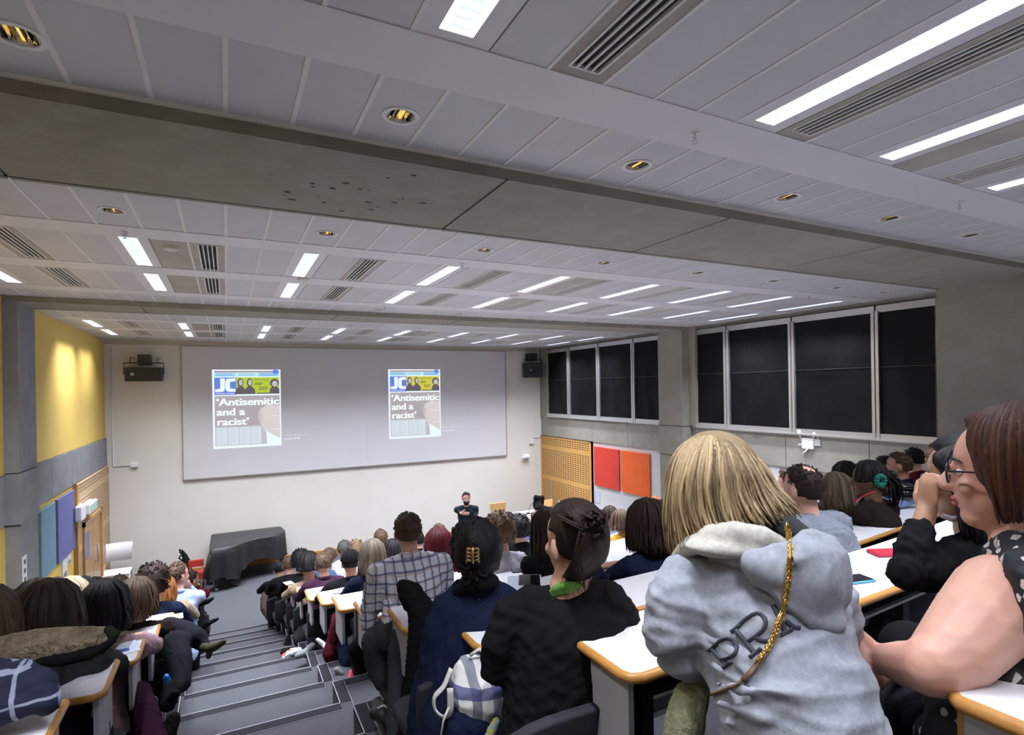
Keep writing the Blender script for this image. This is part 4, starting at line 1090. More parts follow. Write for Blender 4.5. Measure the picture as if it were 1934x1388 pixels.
# ---- grey hoodie
r_ = proot('person in a grey hoodie with long blonde hair, seen from behind', 1480, 1300, 1.05, 0)
hc = at(1350, 915, 1.27); fr = frame(.12, .25)
mb = MB(); head_prims(mb, hc, fr, 1.03)
limb(mb, [hc - fr[2] * .05, at(1385, 1010, 1.22)], [.052, .058])
ploft(mb, [(1510, 1430, 1.0, 110, .09), (1480, 1260, 1.07, 110, .08), (1420, 1120, 1.15, 120, .07), (1395, 1040, 1.20, 70, .05)])
plimb(mb, [(1310, 1090, 1.17, 36), (1285, 1190, 1.15, 34), (1305, 1255, 1.20, 28), (1345, 1215, 1.42, 16)])
finger_set(mb, at(1345, 1215, 1.42), unit(RGT * .5 + FWD * .8), -RGT, (0, 0, 1), .95, .4)
plimb(mb, [(1540, 1090, 1.2, 34), (1560, 1200, 1.22, 34), (1480, 1200, 1.36, 24)])
finger_set(mb, at(1480, 1200, 1.36), unit(-RGT * .9 + FWD * .5), FWD, (0, 0, 1), .95, .4)
me = blob(mb, .0085, 2); shade(me); link('body', me, SKINS['pale'], r_)
mb = MB()
ploft(mb, [(1520, 1455, .99, 152, .135), (1516, 1390, 1.0, 150, .135), (1497, 1310, 1.03, 149, .13), (1470, 1240, 1.07, 146, .125), (1448, 1170, 1.11, 150, .12), (1425, 1105, 1.15, 148, .11), (1400, 1060, 1.19, 108, .085), (1385, 1025, 1.21, 70, .065)])
plimb(mb, [(1345, 1078, 1.17, 40), (1296, 1100, 1.15, 52), (1274, 1140, 1.13, 60), (1268, 1185, 1.12, 58), (1284, 1228, 1.14, 50), (1308, 1262, 1.19, 34)])
plimb(mb, [(1308, 1262, 1.19, 34), (1330, 1235, 1.30, 26), (1342, 1220, 1.38, 21)])
plimb(mb, [(1530, 1080, 1.18, 52), (1572, 1150, 1.14, 54), (1575, 1230, 1.17, 50), (1520, 1225, 1.3, 34), (1490, 1205, 1.35, 25)])
for (x0, y0, x1, y1, bow, rr) in ((1350, 1292, 1640, 1300, 14, 11), (1352, 1330, 1650, 1345, 20, 15), (1365, 1362, 1655, 1388, 16, 11), (1400, 1240, 1600, 1262, 16, 9), (1470, 1215, 1610, 1208, 12, 8)):
    L_ = []
    for q in np.linspace(0, 1, 7):
        x = x0 + (x1 - x0) * q; y = y0 + (y1 - y0) * q + bow * math.sin(PI * q); L_.append((x, y, 1.03 - .0 * q - (.125 - .10 * abs(q - .5) ** 2 * 2) + (0.09 if y0 < 1250 else .02) * 1.0, rr * (.5 + .7 * math.sin(PI * q))))
    plimb(mb, L_)
me = blob(mb, .0075, 3); folds(me, .012, .26, 11, (1, 1, 2.4), 1.2); shade(me)
hood_top = link('hoodie', me, C['hoodie'], r_)
mb = MB()   # hood hanging down the back
pell(mb, 1520, 1100, 1.035, 74, 84, .055, .12); pell(mb, 1560, 1085, 1.07, 42, 78, .06); pell(mb, 1455, 1080, 1.04, 60, 40, .045, -.55); pell(mb, 1545, 1165, 1.03, 48, 34, .045)
plimb(mb, [(1352, 1058, 1.13, 13), (1395, 1058, 1.08, 17), (1440, 1052, 1.05, 19), (1490, 1042, 1.04, 21), (1530, 1018, 1.06, 21), (1555, 1022, 1.1, 18), (1572, 1060, 1.1, 20)])
plimb(mb, [(1500, 1060, 1.0, 13), (1540, 1052, 1.01, 15), (1568, 1090, 1.02, 17), (1585, 1140, 1.04, 16)])
plimb(mb, [(1440, 1100, 1.02, 8), (1480, 1140, 1.0, 12), (1530, 1172, .995, 14), (1580, 1184, 1.02, 12)])
me = blob(mb, .0065, 5); folds(me, .006, .16, 3, (1, 1, 1.2)); shade(me); hd = link('hood', me, C['hoodie'], hood_top)
mb = MB(); plimb(mb, [(1277, 1052, 1.19, 12), (1305, 1030, 1.15, 20), (1345, 1014, 1.11, 26), (1390, 1010, 1.09, 28), (1440, 1018, 1.08, 26), (1480, 1036, 1.08, 18)])
pell(mb, 1385, 1032, 1.10, 95, 20, .05)
me = blob(mb, .0065, 5); folds(me, .003, .12, 8); shade(me); link('hood_lining', me, cloth('cloth_cream', (.55, .53, .46)), hd)
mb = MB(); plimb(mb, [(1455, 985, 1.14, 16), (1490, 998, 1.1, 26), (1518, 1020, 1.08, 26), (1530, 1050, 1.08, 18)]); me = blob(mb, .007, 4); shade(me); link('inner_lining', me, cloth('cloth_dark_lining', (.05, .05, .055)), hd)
# printed letters
tr_ = bvh(hood_top)
def stroke(mb, lst, w, tree, off=.0035):
    P_ = drape(tree, [(p[0], p[1]) for p in smooth_poly([(x, y, 0) for x, y in lst], 14 if len(lst) > 2 else 7)], off)
    mb.tube(P_, w, 6, flat=.35, up=-FWD)
mb = MB()
for s_ in ([(1344, 1225), (1373, 1257)], [(1348, 1222), (1360, 1210), (1377, 1206), (1391, 1217), (1389, 1233), (1377, 1242), (1363, 1246)], [(1337, 1230), (1353, 1217)], [(1364, 1262), (1382, 1250)],
           [(1388, 1188), (1427, 1234)], [(1390, 1186), (1412, 1166), (1432, 1158), (1446, 1170), (1442, 1188), (1426, 1202), (1412, 1212)], [(1424, 1202), (1440, 1210), (1457, 1210)], [(1380, 1194), (1398, 1180)], [(1415, 1242), (1438, 1224)],
           [(1460, 1142), (1474, 1168), (1484, 1194)], [(1474, 1200), (1497, 1188)], [(1484, 1172), (1500, 1184), (1512, 1186)]):
    stroke(mb, s_, .0042, tr_)
mb.build('printed_letters', plain('print_ink', (.05, .055, .075), .8), hood_top)
# hair
mb = MB(); hair_cap(mb, hc, fr, 1.02, .003, .01, 48, 30, -.3, tint=.35)
G_ = [[(1330, 823, 1.29), (1296, 836, 1.27), (1270, 872, 1.26), (1262, 930, 1.26), (1262, 990, 1.25), (1268, 1052, 1.22)],
      [(1334, 820, 1.28), (1304, 838, 1.22), (1284, 880, 1.19), (1276, 935, 1.18), (1280, 995, 1.17), (1290, 1050, 1.15)],
      [(1340, 819, 1.27), (1324, 838, 1.19), (1310, 885, 1.15), (1304, 935, 1.14), (1312, 985, 1.13), (1332, 1022, 1.11)],
      [(1346, 818, 1.27), (1348, 838, 1.18), (1350, 885, 1.135), (1350, 935, 1.12), (1362, 985, 1.11), (1380, 1012, 1.09)],
      [(1352, 819, 1.27), (1374, 840, 1.18), (1392, 885, 1.135), (1404, 930, 1.12), (1420, 972, 1.10), (1442, 1002, 1.08)],
      [(1356, 820, 1.28), (1396, 842, 1.21), (1426, 884, 1.16), (1446, 925, 1.14), (1468, 958, 1.11), (1492, 992, 1.09)],
      [(1358, 823, 1.29), (1404, 846, 1.26), (1438, 882, 1.22), (1458, 915, 1.20), (1482, 944, 1.17), (1508, 970, 1.14)]]
tf_ = lambda s, rg: (rg.uniform(.5, 1.0) if rg.uniform() < .75 else rg.uniform(.1, .5)) if s < .5 else (rg.uniform(.0, .3) if rg.uniform() < .55 else rg.uniform(.35, .95))
hair_guides(mb, G_, 900, .0045, 3, 6, .03, n=13, tintf=tf_, lenj=.18); hair_guides(mb, [[(a, b, c + .03) for a, b, c in g] for g in G_], 200, .010, 4, 5, .02, tint=(0, .45))
mb.build('hair', H['blonde'], r_, tint=True)
mb = MB(); plimb(mb, [(1560, 1440, .98, 95), (1600, 1400, 1.25, 90), (1560, 1330, 1.55, 70)]); plimb(mb, [(1470, 1440, 1.0, 90), (1480, 1400, 1.3, 85), (1440, 1340, 1.6, 66)]); me = blob(mb, .012, 3); shade(me); link('trousers', me, C['jeans'], r_)
seat(float(at(1500, 1400, 1.05)[0]), 0, 'black chair under the person in the grey hoodie')
# chain strap
CH = [(1487, 992), (1493, 1034), (1491, 1078), (1482, 1144), (1471, 1174), (1456, 1214), (1428, 1256), (1395, 1290), (1345, 1311)]
allv = [bvh(o) for o in COL.objects if o.name.split('.')[0] in ('hoodie', 'hood', 'inner_lining', 'hood_lining')]
def near_hit(x, y):
    v = ray(x, y); best = None
    for t_ in allv:
        h = t_.ray_cast(Vector((0, 0, 0)), Vector(v))
        if h[0] is not None and (best is None or h[3] < best): best = h[3]
    return unit(v) * ((best or 1.2) - .008)
P_ = [near_hit(p[0], p[1]) for p in smooth_poly([(x, y, 0) for x, y in CH], 80)]
rt = empty('bag_strap', tuple(P_[30]), 'gold chain shoulder strap running down the back of the grey hoodie', 'bag strap')
GOLD = plain('gold_chain', (.75, .48, .14), .22, 1.0)
mb = MB()
for k in range(0, 58):
    a, b = P_[k], P_[k + 1]; d = unit(b - a); n1 = unit(np.cross(d, FWD)); n2 = FWD if k % 2 else n1; L_ = .0075
    mb.tube([(a + b) / 2 + d * L_ * math.cos(q) + (n1 if k % 2 else unit(n1 + FWD)) * .0048 * math.sin(q) for q in np.linspace(0, 2 * PI, 9)], .0021, 5, cap=False)
mb.build('chain', GOLD, rt)
mb = MB(); mb.tube(P_[54:], .006, 8, flat=.5); mb.build('leather_strap', plain('leather_brown', (.12, .07, .035), .5), rt)
mb = MB(); plimb(mb, [(1325, 1285, 1.17, 22), (1305, 1320, 1.15, 34), (1292, 1365, 1.13, 38), (1285, 1440, 1.12, 40)]); me = blob(mb, .007, 3); folds(me, .006, .06, 5, (1, 1, .4)); shade(me)
o = link('fleece_garment', me, mottled('fleece_yellow_green', (.34, .35, .19), (.24, .25, .15), 60, .95, .5, 90)); o.location = (0, 0, 0); tag(o, 'pale green fleece sleeve hanging beneath the arm of the grey hoodie', 'fleece')

# ---- floral sleeveless top
FLO = None
def mk_floral():
    m, b = new_mat('floral_fabric'); v = coord(m); N_, L_ = nodes(m); vo = N_.new('ShaderNodeTexVoronoi'); vo.inputs['Scale'].default_value = 34
    add = N_.new('ShaderNodeVectorMath'); add.operation = 'ADD'; nn = N_.new('ShaderNodeTexNoise'); nn.inputs['Scale'].default_value = 60; L_.new(v, nn.inputs['Vector'])
    sc_ = N_.new('ShaderNodeVectorMath'); sc_.operation = 'SCALE'; sc_.inputs['Scale'].default_value = .02; L_.new(nn.outputs['Color'], sc_.inputs[0]); L_.new(v, add.inputs[0]); L_.new(sc_.outputs[0], add.inputs[1]); L_.new(add.outputs[0], vo.inputs['Vector'])
    f = math_(m, 'LESS_THAN', vo.outputs['Distance'], .30); g = math_(m, 'GREATER_THAN', noise(m, v, 16, 2, .5, 0, 1), .40)
    setc(m, b, mix(m, math_(m, 'MULTIPLY', f, g), (.008, .010, .014), (.55, .50, .47))); b.inputs['Roughness'].default_value = .7; return m
FLO = mk_floral()
r_ = proot('person with auburn bob and glasses in a dark floral sleeveless top', 1900, 1250, 1.08, 0)
hc = at(1908, 893, 1.18); fr = frame(.36, .04)
mb = MB(); head_prims(mb, hc, fr, 1.10)
limb(mb, [hc - fr[2] * .05 - fr[1] * .02, at(1925, 1010, 1.17), at(1940, 1050, 1.15)], [.055, .052, .062])
ploft(mb, [(1950, 1420, 1.08, 120, .10), (1950, 1250, 1.12, 100, .09), (1955, 1120, 1.16, 100, .08), (1945, 1060, 1.16, 70, .05)])
plimb(mb, [(1905, 1105, 1.10, 62), (1888, 1125, 1.07, 76), (1850, 1178, 1.04, 76), (1806, 1228, 1.02, 68), (1770, 1256, 1.01, 57), (1755, 1262, 1.01, 50), (1710, 1254, 1.07, 41), (1672, 1246, 1.13, 29)])
w_ = at(1668, 1245, 1.135); finger_set(mb, w_, unit(-RGT * .95 + FWD * .25 - UPV * .05), unit(UPV * .8 + FWD * .4), unit(-FWD + UPV * .2), 1.0, .7)
w2 = at(1690, 1262, 1.2); finger_set(mb, w2, unit(-RGT * .95 - FWD * .1 - UPV * .25), unit(UPV), unit(-FWD), .95, .7); limb(mb, [w2, at(1760, 1290, 1.25)], [.026, .035])
me = blob(mb, .0055, 3); shade(me); bo = link('body', me, SKINS['pale'], r_)
face_parts(bo, hc, fr, 1.10, glasses=True)
mb = MB(); ploft(mb, [(1900, 1460, 1.02, 150, .13), (1905, 1380, 1.04, 138, .13), (1925, 1280, 1.08, 118, .12), (1950, 1190, 1.12, 95, .11), (1955, 1120, 1.14, 92, .095), (1945, 1080, 1.15, 72, .07)])
plimb(mb, [(1880, 1052, 1.17, 24), (1898, 1034, 1.17, 26), (1915, 1030, 1.13, 30), (1938, 1040, 1.08, 34), (1960, 1070, 1.03, 40)]); plimb(mb, [(1900, 1050, 1.09, 22), (1922, 1066, 1.04, 30), (1945, 1090, 1.00, 34), (1975, 1140, .98, 44), (1975, 1200, .98, 50)])
me = blob(mb, .0075, 4); folds(me, .006, .1, 2); shade(me); link('top', me, FLO, r_)
mb = MB(); plimb(mb, [(1870, 1400, 1.02, 92), (1790, 1370, 1.12, 84), (1700, 1350, 1.30, 72), (1655, 1345, 1.42, 62)]); plimb(mb, [(1960, 1420, 1.1, 90), (1860, 1380, 1.3, 80), (1790, 1350, 1.5, 66)]); me = blob(mb, .010, 3); folds(me, .006, .12, 3); shade(me); link('trousers', me, C['trousers'], r_)
mb = MB(); hair_cap(mb, hc, fr, 1.10, .014, .01, 48, 30, -.3, tint=.4)
G_ = [[(1898, 764, 1.16), (1856, 778, 1.14), (1834, 812, 1.13), (1838, 850, 1.12), (1858, 872, 1.10)],
      [(1905, 760, 1.14), (1868, 788, 1.10), (1858, 840, 1.07), (1872, 905, 1.06), (1888, 962, 1.06), (1894, 990, 1.07)],
      [(1912, 758, 1.12), (1892, 800, 1.07), (1888, 870, 1.05), (1898, 940, 1.04), (1908, 988, 1.05)],
      [(1920, 758, 1.12), (1922, 810, 1.06), (1922, 880, 1.04), (1928, 945, 1.04), (1930, 985, 1.05)],
      [(1930, 760, 1.14), (1960, 820, 1.10), (1968, 890, 1.10), (1966, 950, 1.10), (1960, 985, 1.1)],
      [(1935, 764, 1.2), (1985, 830, 1.2), (1995, 900, 1.2), (1985, 960, 1.2), (1975, 985, 1.2)]]
hair_guides(mb, G_, 460, .0075, 5, 4, .03, tint=(.05, .95)); hair_guides(mb, [[(a, b, c + .03) for a, b, c in g] for g in G_[1:]], 160, .011, 6, 4, .02, tint=(0, .4))
mb.build('hair', H['auburn'], r_, tint=True)
mb = MB(); P_ = pts_([(1912, 1075, 1.09), (1920, 1035, 1.08), (1945, 1010, 1.08)]); mb.tube(P_, .010, 8, flat=.3); mb.build('lanyard', stripe_mat('lanyard_stripes', (.03, .08, .30), None, [(2, .02, .35, (.75, .60, .05), 1), (2, .03, .25, (.05, .35, .12), 1)]), r_)
mb = MB(); mb.tube([at(1688, 1236, 1.075), at(1684, 1252, 1.07)], .012, 8); mb.build('bracelet', plain('bracelet_dark', (.02, .02, .05), .3), r_)
seat(float(at(1900, 1400, 1.05)[0]), 0, 'black chair under the person in the floral top')

# ---- black cardigan, chin on hand
r_ = proot('person with long black hair and glasses resting chin on a hand, black cardigan', 1850, 1200, 1.5, 0)
hc = at(1826, 905, 1.55); fr = frame(.30, .12)
mb = MB(); head_prims(mb, hc, fr, 1.02)
limb(mb, [hc - fr[2] * .05 - fr[1] * .02, at(1848, 1000, 1.55)], [.05, .058])
ploft(mb, [(1860, 1300, 1.5, 70, .09), (1865, 1150, 1.53, 62, .08), (1868, 1040, 1.56, 60, .07), (1855, 1000, 1.56, 42, .05)])
plimb(mb, [(1850, 1040, 1.52, 34), (1770, 1070, 1.44, 28), (1715, 1080, 1.41, 24), (1738, 1005, 1.47, 20), (1752, 958, 1.50, 17)])
finger_set(mb, at(1750, 966, 1.50), unit(UPV * .95 + RGT * .08), unit(FWD), unit(-RGT), .95, 1.5)
me = blob(mb, .006, 3); shade(me); bo = link('body', me, SKINS['olive'], r_); face_parts(bo, hc, fr, 1.02, glasses=True)
mb = MB(); ploft(mb, [(1860, 1340, 1.48, 96, .13), (1862, 1240, 1.5, 88, .12), (1868, 1150, 1.52, 82, .11), (1872, 1070, 1.55, 78, .09), (1862, 1025, 1.56, 52, .065)])
plimb(mb, [(1850, 1045, 1.51, 46), (1800, 1062, 1.46, 44), (1745, 1080, 1.42, 38), (1712, 1082, 1.40, 34), (1722, 1040, 1.43, 31), (1737, 1004, 1.465, 27)])
plimb(mb, [(1890, 1045, 1.6, 46), (1870, 1130, 1.65, 42), (1800, 1100, 1.72, 30)])
me = blob(mb, .008, 3); folds(me, .009, .09, 4); shade(me); link('cardigan', me, C['black'], r_)
mb = MB(); plimb(mb, [(1782, 974, 1.49, 5), (1796, 980, 1.485, 6), (1812, 978, 1.485, 5)]); me = blob(mb, .004, 2); shade(me); link('collar', me, C['white'], r_)
mb = MB(); hair_cap(mb, hc, fr, 1.03, .012, .0, 40, 24, -.3, tint=.4)
G_ = [[(1822, 840, 1.52), (1786, 846, 1.48), (1764, 866, 1.46), (1786, 890, 1.45), (1806, 922, 1.45), (1814, 960, 1.46), (1816, 1005, 1.47)],
      [(1826, 838, 1.50), (1800, 856, 1.45), (1796, 900, 1.43), (1812, 940, 1.43), (1824, 990, 1.45), (1828, 1030, 1.46)],
      [(1834, 838, 1.50), (1834, 870, 1.44), (1838, 920, 1.42), (1846, 970, 1.43), (1850, 1040, 1.45)],
      [(1842, 840, 1.52), (1866, 876, 1.48), (1876, 930, 1.47), (1878, 990, 1.48), (1876, 1050, 1.5)],
      [(1848, 846, 1.56), (1886, 880, 1.56), (1898, 940, 1.56), (1898, 1010, 1.56)]]
hair_guides(mb, G_, 420, .008, 7, 3, .03, tint=(.05, .9))
mb.build('hair', H['black'], r_, tint=True)
mb = MB(); plimb(mb, [(1850, 1330, 1.45, 80), (1760, 1260, 1.7, 62), (1720, 1230, 1.8, 56)]); me = blob(mb, .014, 3); shade(me); link('trousers', me, C['black'], r_)
seat(float(at(1855, 1300, 1.5)[0]), 0, 'black chair under the person in the black cardigan')

# ---- dark bun, black cardigan
r_ = proot('person with messy dark brown bun in a black cardigan with green collar, back view', 1060, 1300, 1.72, 1)
hc = at(1086, 1022, 1.78); fr = frame(.12, .05)
mb = MB(); head_prims(mb, hc, fr, 1.12)
limb(mb, [hc - fr[2] * .05 - fr[1] * .02, at(1072, 1110, 1.76)], [.056, .06])
ploft(mb, [(1050, 1430, 1.72, 80, .10), (1060, 1260, 1.74, 85, .09), (1075, 1160, 1.76, 90, .08), (1075, 1115, 1.76, 48, .05)])
plimb(mb, [(985, 1160, 1.76, 30), (940, 1225, 1.74, 27), (935, 1262, 1.76, 24), (985, 1260, 1.95, 17)]); finger_set(mb, at(985, 1260, 1.95), FWD, -RGT, (0, 0, 1), .95, .5)
plimb(mb, [(1155, 1140, 1.78, 30), (1185, 1200, 1.80, 27), (1160, 1190, 2.0, 17)])
me = blob(mb, .007, 3); shade(me); link('body', me, SKINS['pale'], r_)
mb = MB(); ploft(mb, [(1042, 1450, 1.70, 104, .13), (1048, 1380, 1.71, 102, .13), (1055, 1290, 1.72, 104, .12), (1065, 1210, 1.74, 112, .12), (1076, 1155, 1.76, 112, .10), (1080, 1128, 1.77, 84, .075), (1078, 1108, 1.77, 54, .06)])
plimb(mb, [(1045, 1125, 1.76, 22), (1000, 1140, 1.75, 34), (968, 1165, 1.74, 40), (945, 1215, 1.72, 37), (938, 1258, 1.73, 33), (975, 1268, 1.88, 24)])
plimb(mb, [(1110, 1118, 1.77, 24), (1150, 1130, 1.77, 34), (1172, 1160, 1.78, 34), (1185, 1205, 1.82, 32), (1165, 1200, 1.97, 24)])
me = blob(mb, .008, 3); folds(me, .007, .12, 6, (1, 1, 1.5)); shade(me); link('cardigan', me, C['black'], r_)
mb = MB(); plimb(mb, [(1040, 1120, 1.74, 6), (1050, 1112, 1.72, 8), (1066, 1106, 1.705, 9), (1084, 1104, 1.70, 8), (1100, 1106, 1.71, 5)]); plimb(mb, [(1042, 1126, 1.73, 5), (1060, 1118, 1.71, 7), (1082, 1114, 1.70, 6)]); me = blob(mb, .005, 2); shade(me); link('collar', me, cloth('cloth_green', (.13, .30, .05)), r_)
mb = MB(); hair_cap(mb, hc, fr, 1.13, .006, .02, 44, 28, -.45, tint=.3)
rg = np.random.default_rng(12)
for k in range(260):      # strands swept to the bun
    a = rg.uniform(0, 2 * PI); x0, y0 = 1090 + 54 * math.cos(a), 1024 + 74 * math.sin(a)
    if y0 > 978 and x0 < 1064: continue
    d0 = 1.78 - .01; bx, by = 1118 + rg.normal() * 8, 1000 + rg.normal() * 9
    P_ = []
    for q in np.linspace(0, 1, 8):
        x = x0 + (bx - x0) * q; y = y0 + (by - y0) * q; rr = ((x - 1088) / 60) ** 2 + ((y - 1024) / 80) ** 2
        P_.append(at(x, y, 1.765 - .148 * math.sqrt(max(0, 1 - min(1, rr)))))
    lock(mb, P_, .0065, rg.uniform(.05, .9))
mb.ell(at(1120, 992, 1.67), .042, .042, .05, None, 16, 10, 0, .2)
for k in range(70):
    c_ = at(1120 + float(np.clip(rg.normal(), -1.3, 1.3)) * 12, 992 + float(np.clip(rg.normal(), -1.3, 1.3)) * 14, 1.645 + rg.normal() * .01); e1, e2 = unit(rg.normal(size=3)), unit(rg.normal(size=3))
    mb.tube([c_ + (e1 * math.cos(t_) + e2 * math.sin(t_)) * .015 for t_ in np.linspace(0, 4.5, 8)], .0055, 5, col=rg.uniform(.05, .8), flat=.6)
for k in range(26):
    x = rg.uniform(1060, 1150); P_ = pts_([(x, 1085, 1.70), (x + rg.normal() * 4, 1105, 1.70), (x + rg.normal() * 8 + 4, 1125 + rg.uniform(0, 14), 1.70)]); mb.tube(P_, [.0012, .001, .0005], 4, col=.3)
mb.build('hair', H['darkbrown'], r_, tint=True)
mb = MB(); mb.tube([at(1052, 1046, 1.735), at(1049, 1052, 1.73)], .004, 6); mb.build('earring', GOLD, r_)
seat(float(at(1050, 1300, 1.72)[0]), 1, 'black chair under the person with the dark bun')

# ---- navy coat with hair clip
r_ = proot('person in a navy coat, black hair pinned up with a shiny claw clip', 880, 1300, 2.3, 2)
hc = at(897, 1042, 2.34); fr = frame(-.05, .08)
mb = MB(); head_prims(mb, hc, fr, 1.1); limb(mb, [hc - fr[2] * .05, at(900, 1115, 2.33)], [.055, .06])
ploft(mb, [(875, 1420, 2.25, 60, .1), (885, 1250, 2.28, 62, .09), (897, 1150, 2.3, 66, .08), (900, 1112, 2.32, 36, .05)])
plimb(mb, [(840, 1150, 2.3, 22), (820, 1230, 2.28, 20), (840, 1250, 2.45, 14)]); plimb(mb, [(955, 1140, 2.32, 22), (965, 1200, 2.34, 20), (940, 1190, 2.5, 14)])
me = blob(mb, .010, 3); shade(me); link('body', me, SKINS['olive'], r_)
mb = MB(); ploft(mb, [(862, 1450, 2.2, 84, .15), (868, 1380, 2.22, 82, .14), (878, 1290, 2.26, 78, .13), (888, 1210, 2.29, 80, .12), (897, 1150, 2.32, 80, .11), (902, 1120, 2.33, 60, .08), (902, 1098, 2.33, 42, .06)])
plimb(mb, [(868, 1122, 2.32, 22), (842, 1148, 2.30, 28), (826, 1195, 2.28, 29), (818, 1245, 2.28, 27), (838, 1258, 2.42, 20)])
plimb(mb, [(930, 1112, 2.33, 22), (955, 1130, 2.33, 27), (968, 1165, 2.34, 27), (972, 1210, 2.36, 25), (950, 1205, 2.5, 19)])
plimb(mb, [(800, 1420, 2.3, 36), (808, 1330, 2.3, 36), (822, 1260, 2.3, 34)])
me = blob(mb, .010, 3); folds(me, .008, .14, 6, (1, 1, .8)); shade(me); link('coat', me, C['navy'], r_)
mb = MB(); plimb(mb, [(862, 1122, 2.3, 12), (880, 1108, 2.26, 16), (905, 1098, 2.24, 17), (930, 1098, 2.27, 14)]); me = blob(mb, .008, 3); shade(me); link('collar', me, C['black'], r_)
mb = MB(); hair_cap(mb, hc, fr, 1.10, .014, .08, 40, 26, -.6, tint=.3, back=.012); hair_curly(mb, hc, fr, 1.08, 260, .026, 1.06, 3, -.8)
for k in range(240):
    a = rg.uniform(0, 2 * PI); x0, y0 = 897 + 38 * math.cos(a), 1040 + 52 * math.sin(a); bx, by = 894 + rg.normal() * 6, 1050 + rg.normal() * 8; P_ = []
    for q in np.linspace(0, 1, 7):
        x = x0 + (bx - x0) * q; y = y0 + (by - y0) * q; rr = ((x - 897) / 42) ** 2 + ((y - 1040) / 58) ** 2
        P_.append(at(x, y, 2.34 - .15 * math.sqrt(max(0, 1 - min(1, rr)))))
    lock(mb, P_, .008, rg.uniform(.05, .9))
for k in range(40):
    c_ = at(893 + rg.normal() * 8, 1078 + rg.normal() * 10, 2.25 + rg.normal() * .02); e1, e2 = unit(rg.normal(size=3)), unit(rg.normal(size=3))
    mb.tube([c_ + (e1 * math.cos(t_) + e2 * math.sin(t_)) * .03 for t_ in np.linspace(0, 4, 7)], .008, 5, col=rg.uniform(.05, .7))
mb.build('hair', H['black'], r_, tint=True)
mb = MB(); 
for sx in (-1, 1):
    for k in range(4): P_ = pts_([(893 + sx * 2, 1038 + k * 7, 2.17), (893 + sx * 9, 1036 + k * 7, 2.155), (893 + sx * 12, 1042 + k * 7, 2.175)]); mb.tube(P_, .006, 6)
mb.tube(pts_([(893, 1034, 2.165), (893, 1064, 2.165)]), .006, 6); mb.build('hair_clip', plain('clip_gold', (.45, .30, .12), .15, .7), r_)
seat(float(at(880, 1300, 2.3)[0]), 2, 'black chair under the person in the navy coat')
# ------------------------------------------------------------------ the audience right of the aisle
person('person in a blue and white checked shirt, one leg out in the aisle', 770, 1005, 3, 'brown', 'short', 'check', yaw=-.05, arms='side', fem=False, sh=.205, hs=.95, legs=False)
person('person with very long dark brown hair and a bare arm, black vest top', 1032, 1000, 3, 'darkbrown', 'long', 'black', yaw=.15, arms='lap', L=.30, sleeve='none', hs=1.05)
person('person with wide dark brown long hair in a navy top below the orange panel', 1222, 990, 2, 'darkbrown', 'long', 'navy', yaw=.35, arms='desk', L=.16, hs=1.12, N=320, sh=.18)
person('person with receding dark hair in a grey jumper, one hand raised to the face', 1515, 922, 1, 'darkbrown', 'bald', 'grey', yaw=.02, arms='face', fem=False, hs=1.05, Y=1.98, hunch=.0, sh=.225)
person('person with light brown hair, pale lilac top, beside the black hair', 943, 1006, 4, 'lightbrown', 'curly', 'white', yaw=-.1, arms='desk', hs=1.18)
person('person with black hair between the lilac top and the striped shirt', 981, 1000, 5, 'black', 'curly', 'black', yaw=-.3, arms='desk')
person('person in a navy shirt with red and grey stripes', 1014, 985, 6, 'brown', 'short', 'stripes', yaw=.3, arms='face', fem=False)
person('person with dark hair in front of the white wall, left of the wide long hair', 1152, 975, 6, 'darkbrown', 'long', 'grey', yaw=-.2, L=.12)
person('person with light brown hair in a mustard jumper', 1172, 985, 5, 'brown', 'long', 'mustard', yaw=.2, L=.10)
person('person with ginger hair glimpsed right of the wide long hair', 1238, 955, 6, 'ginger', 'short', 'teal', yaw=.2)
person('person with black hair just left of the blonde hair', 1254, 962, 5, 'black', 'short', 'white', yaw=.3, arms='face')
person('person with burgundy dyed long hair', 828, 1030, 5, 'red', 'long', 'maroon', yaw=.0, L=.24, hs=1.2, N=260)
person('person whose cropped brown head shows above the burgundy hair', 829, 1006, 8, 'brown', 'short', 'grey', fem=False)
person('person with ash blonde shoulder length hair in a navy top', 704, 1050, 5, 'ash', 'long', 'navy', yaw=-.2, L=.14, hs=1.05, N=220)
person('person with brown cropped hair above the ash blonde hair', 719, 1018, 8, 'brown', 'short', 'charcoal', fem=False)
person('person with black hair right of the ash blonde hair', 741, 1040, 7, 'black', 'long', 'black', L=.1)
person('person in a black cap and black top, bent over the open notebook', 662, 1063, 6, 'black', 'cap', 'black', fem=False, yaw=-.1, pitch=.25)
person('person with wavy blonde hair behind the black cap', 672, 1036, 10, 'blonde', 'curly', 'grey')
person('person with short grey hair in a white shirt', 650, 1037, 9, 'grey', 'short', 'white', fem=False, yaw=-.4)
person('person with tied brown hair in a denim jacket', 622, 1052, 9, 'brown', 'bun', 'denim', yaw=-.3)
person('person in a plum jumper leaning on the desk by the denim jacket', 611, 1066, 7, 'brown', 'short', 'purple', yaw=-.2, pitch=.3)
person('person with big black hair in a beige knitted jumper', 583, 1068, 8, 'black', 'long', 'beige', L=.05, hs=1.25, N=120)
person('person with black hair bent over the desk left of the knitted jumper', 568, 1060, 9, 'black', 'curly', 'black', hs=1.15)
person('person with grey brown hair in a black top, second row', 545, 1068, 10, 'brown', 'short', 'black', fem=False, pitch=.3)
person('person with black hair leaning at the aisle end of the front row', 528, 1076, 11, 'black', 'short', 'black', fem=False, pitch=.4)
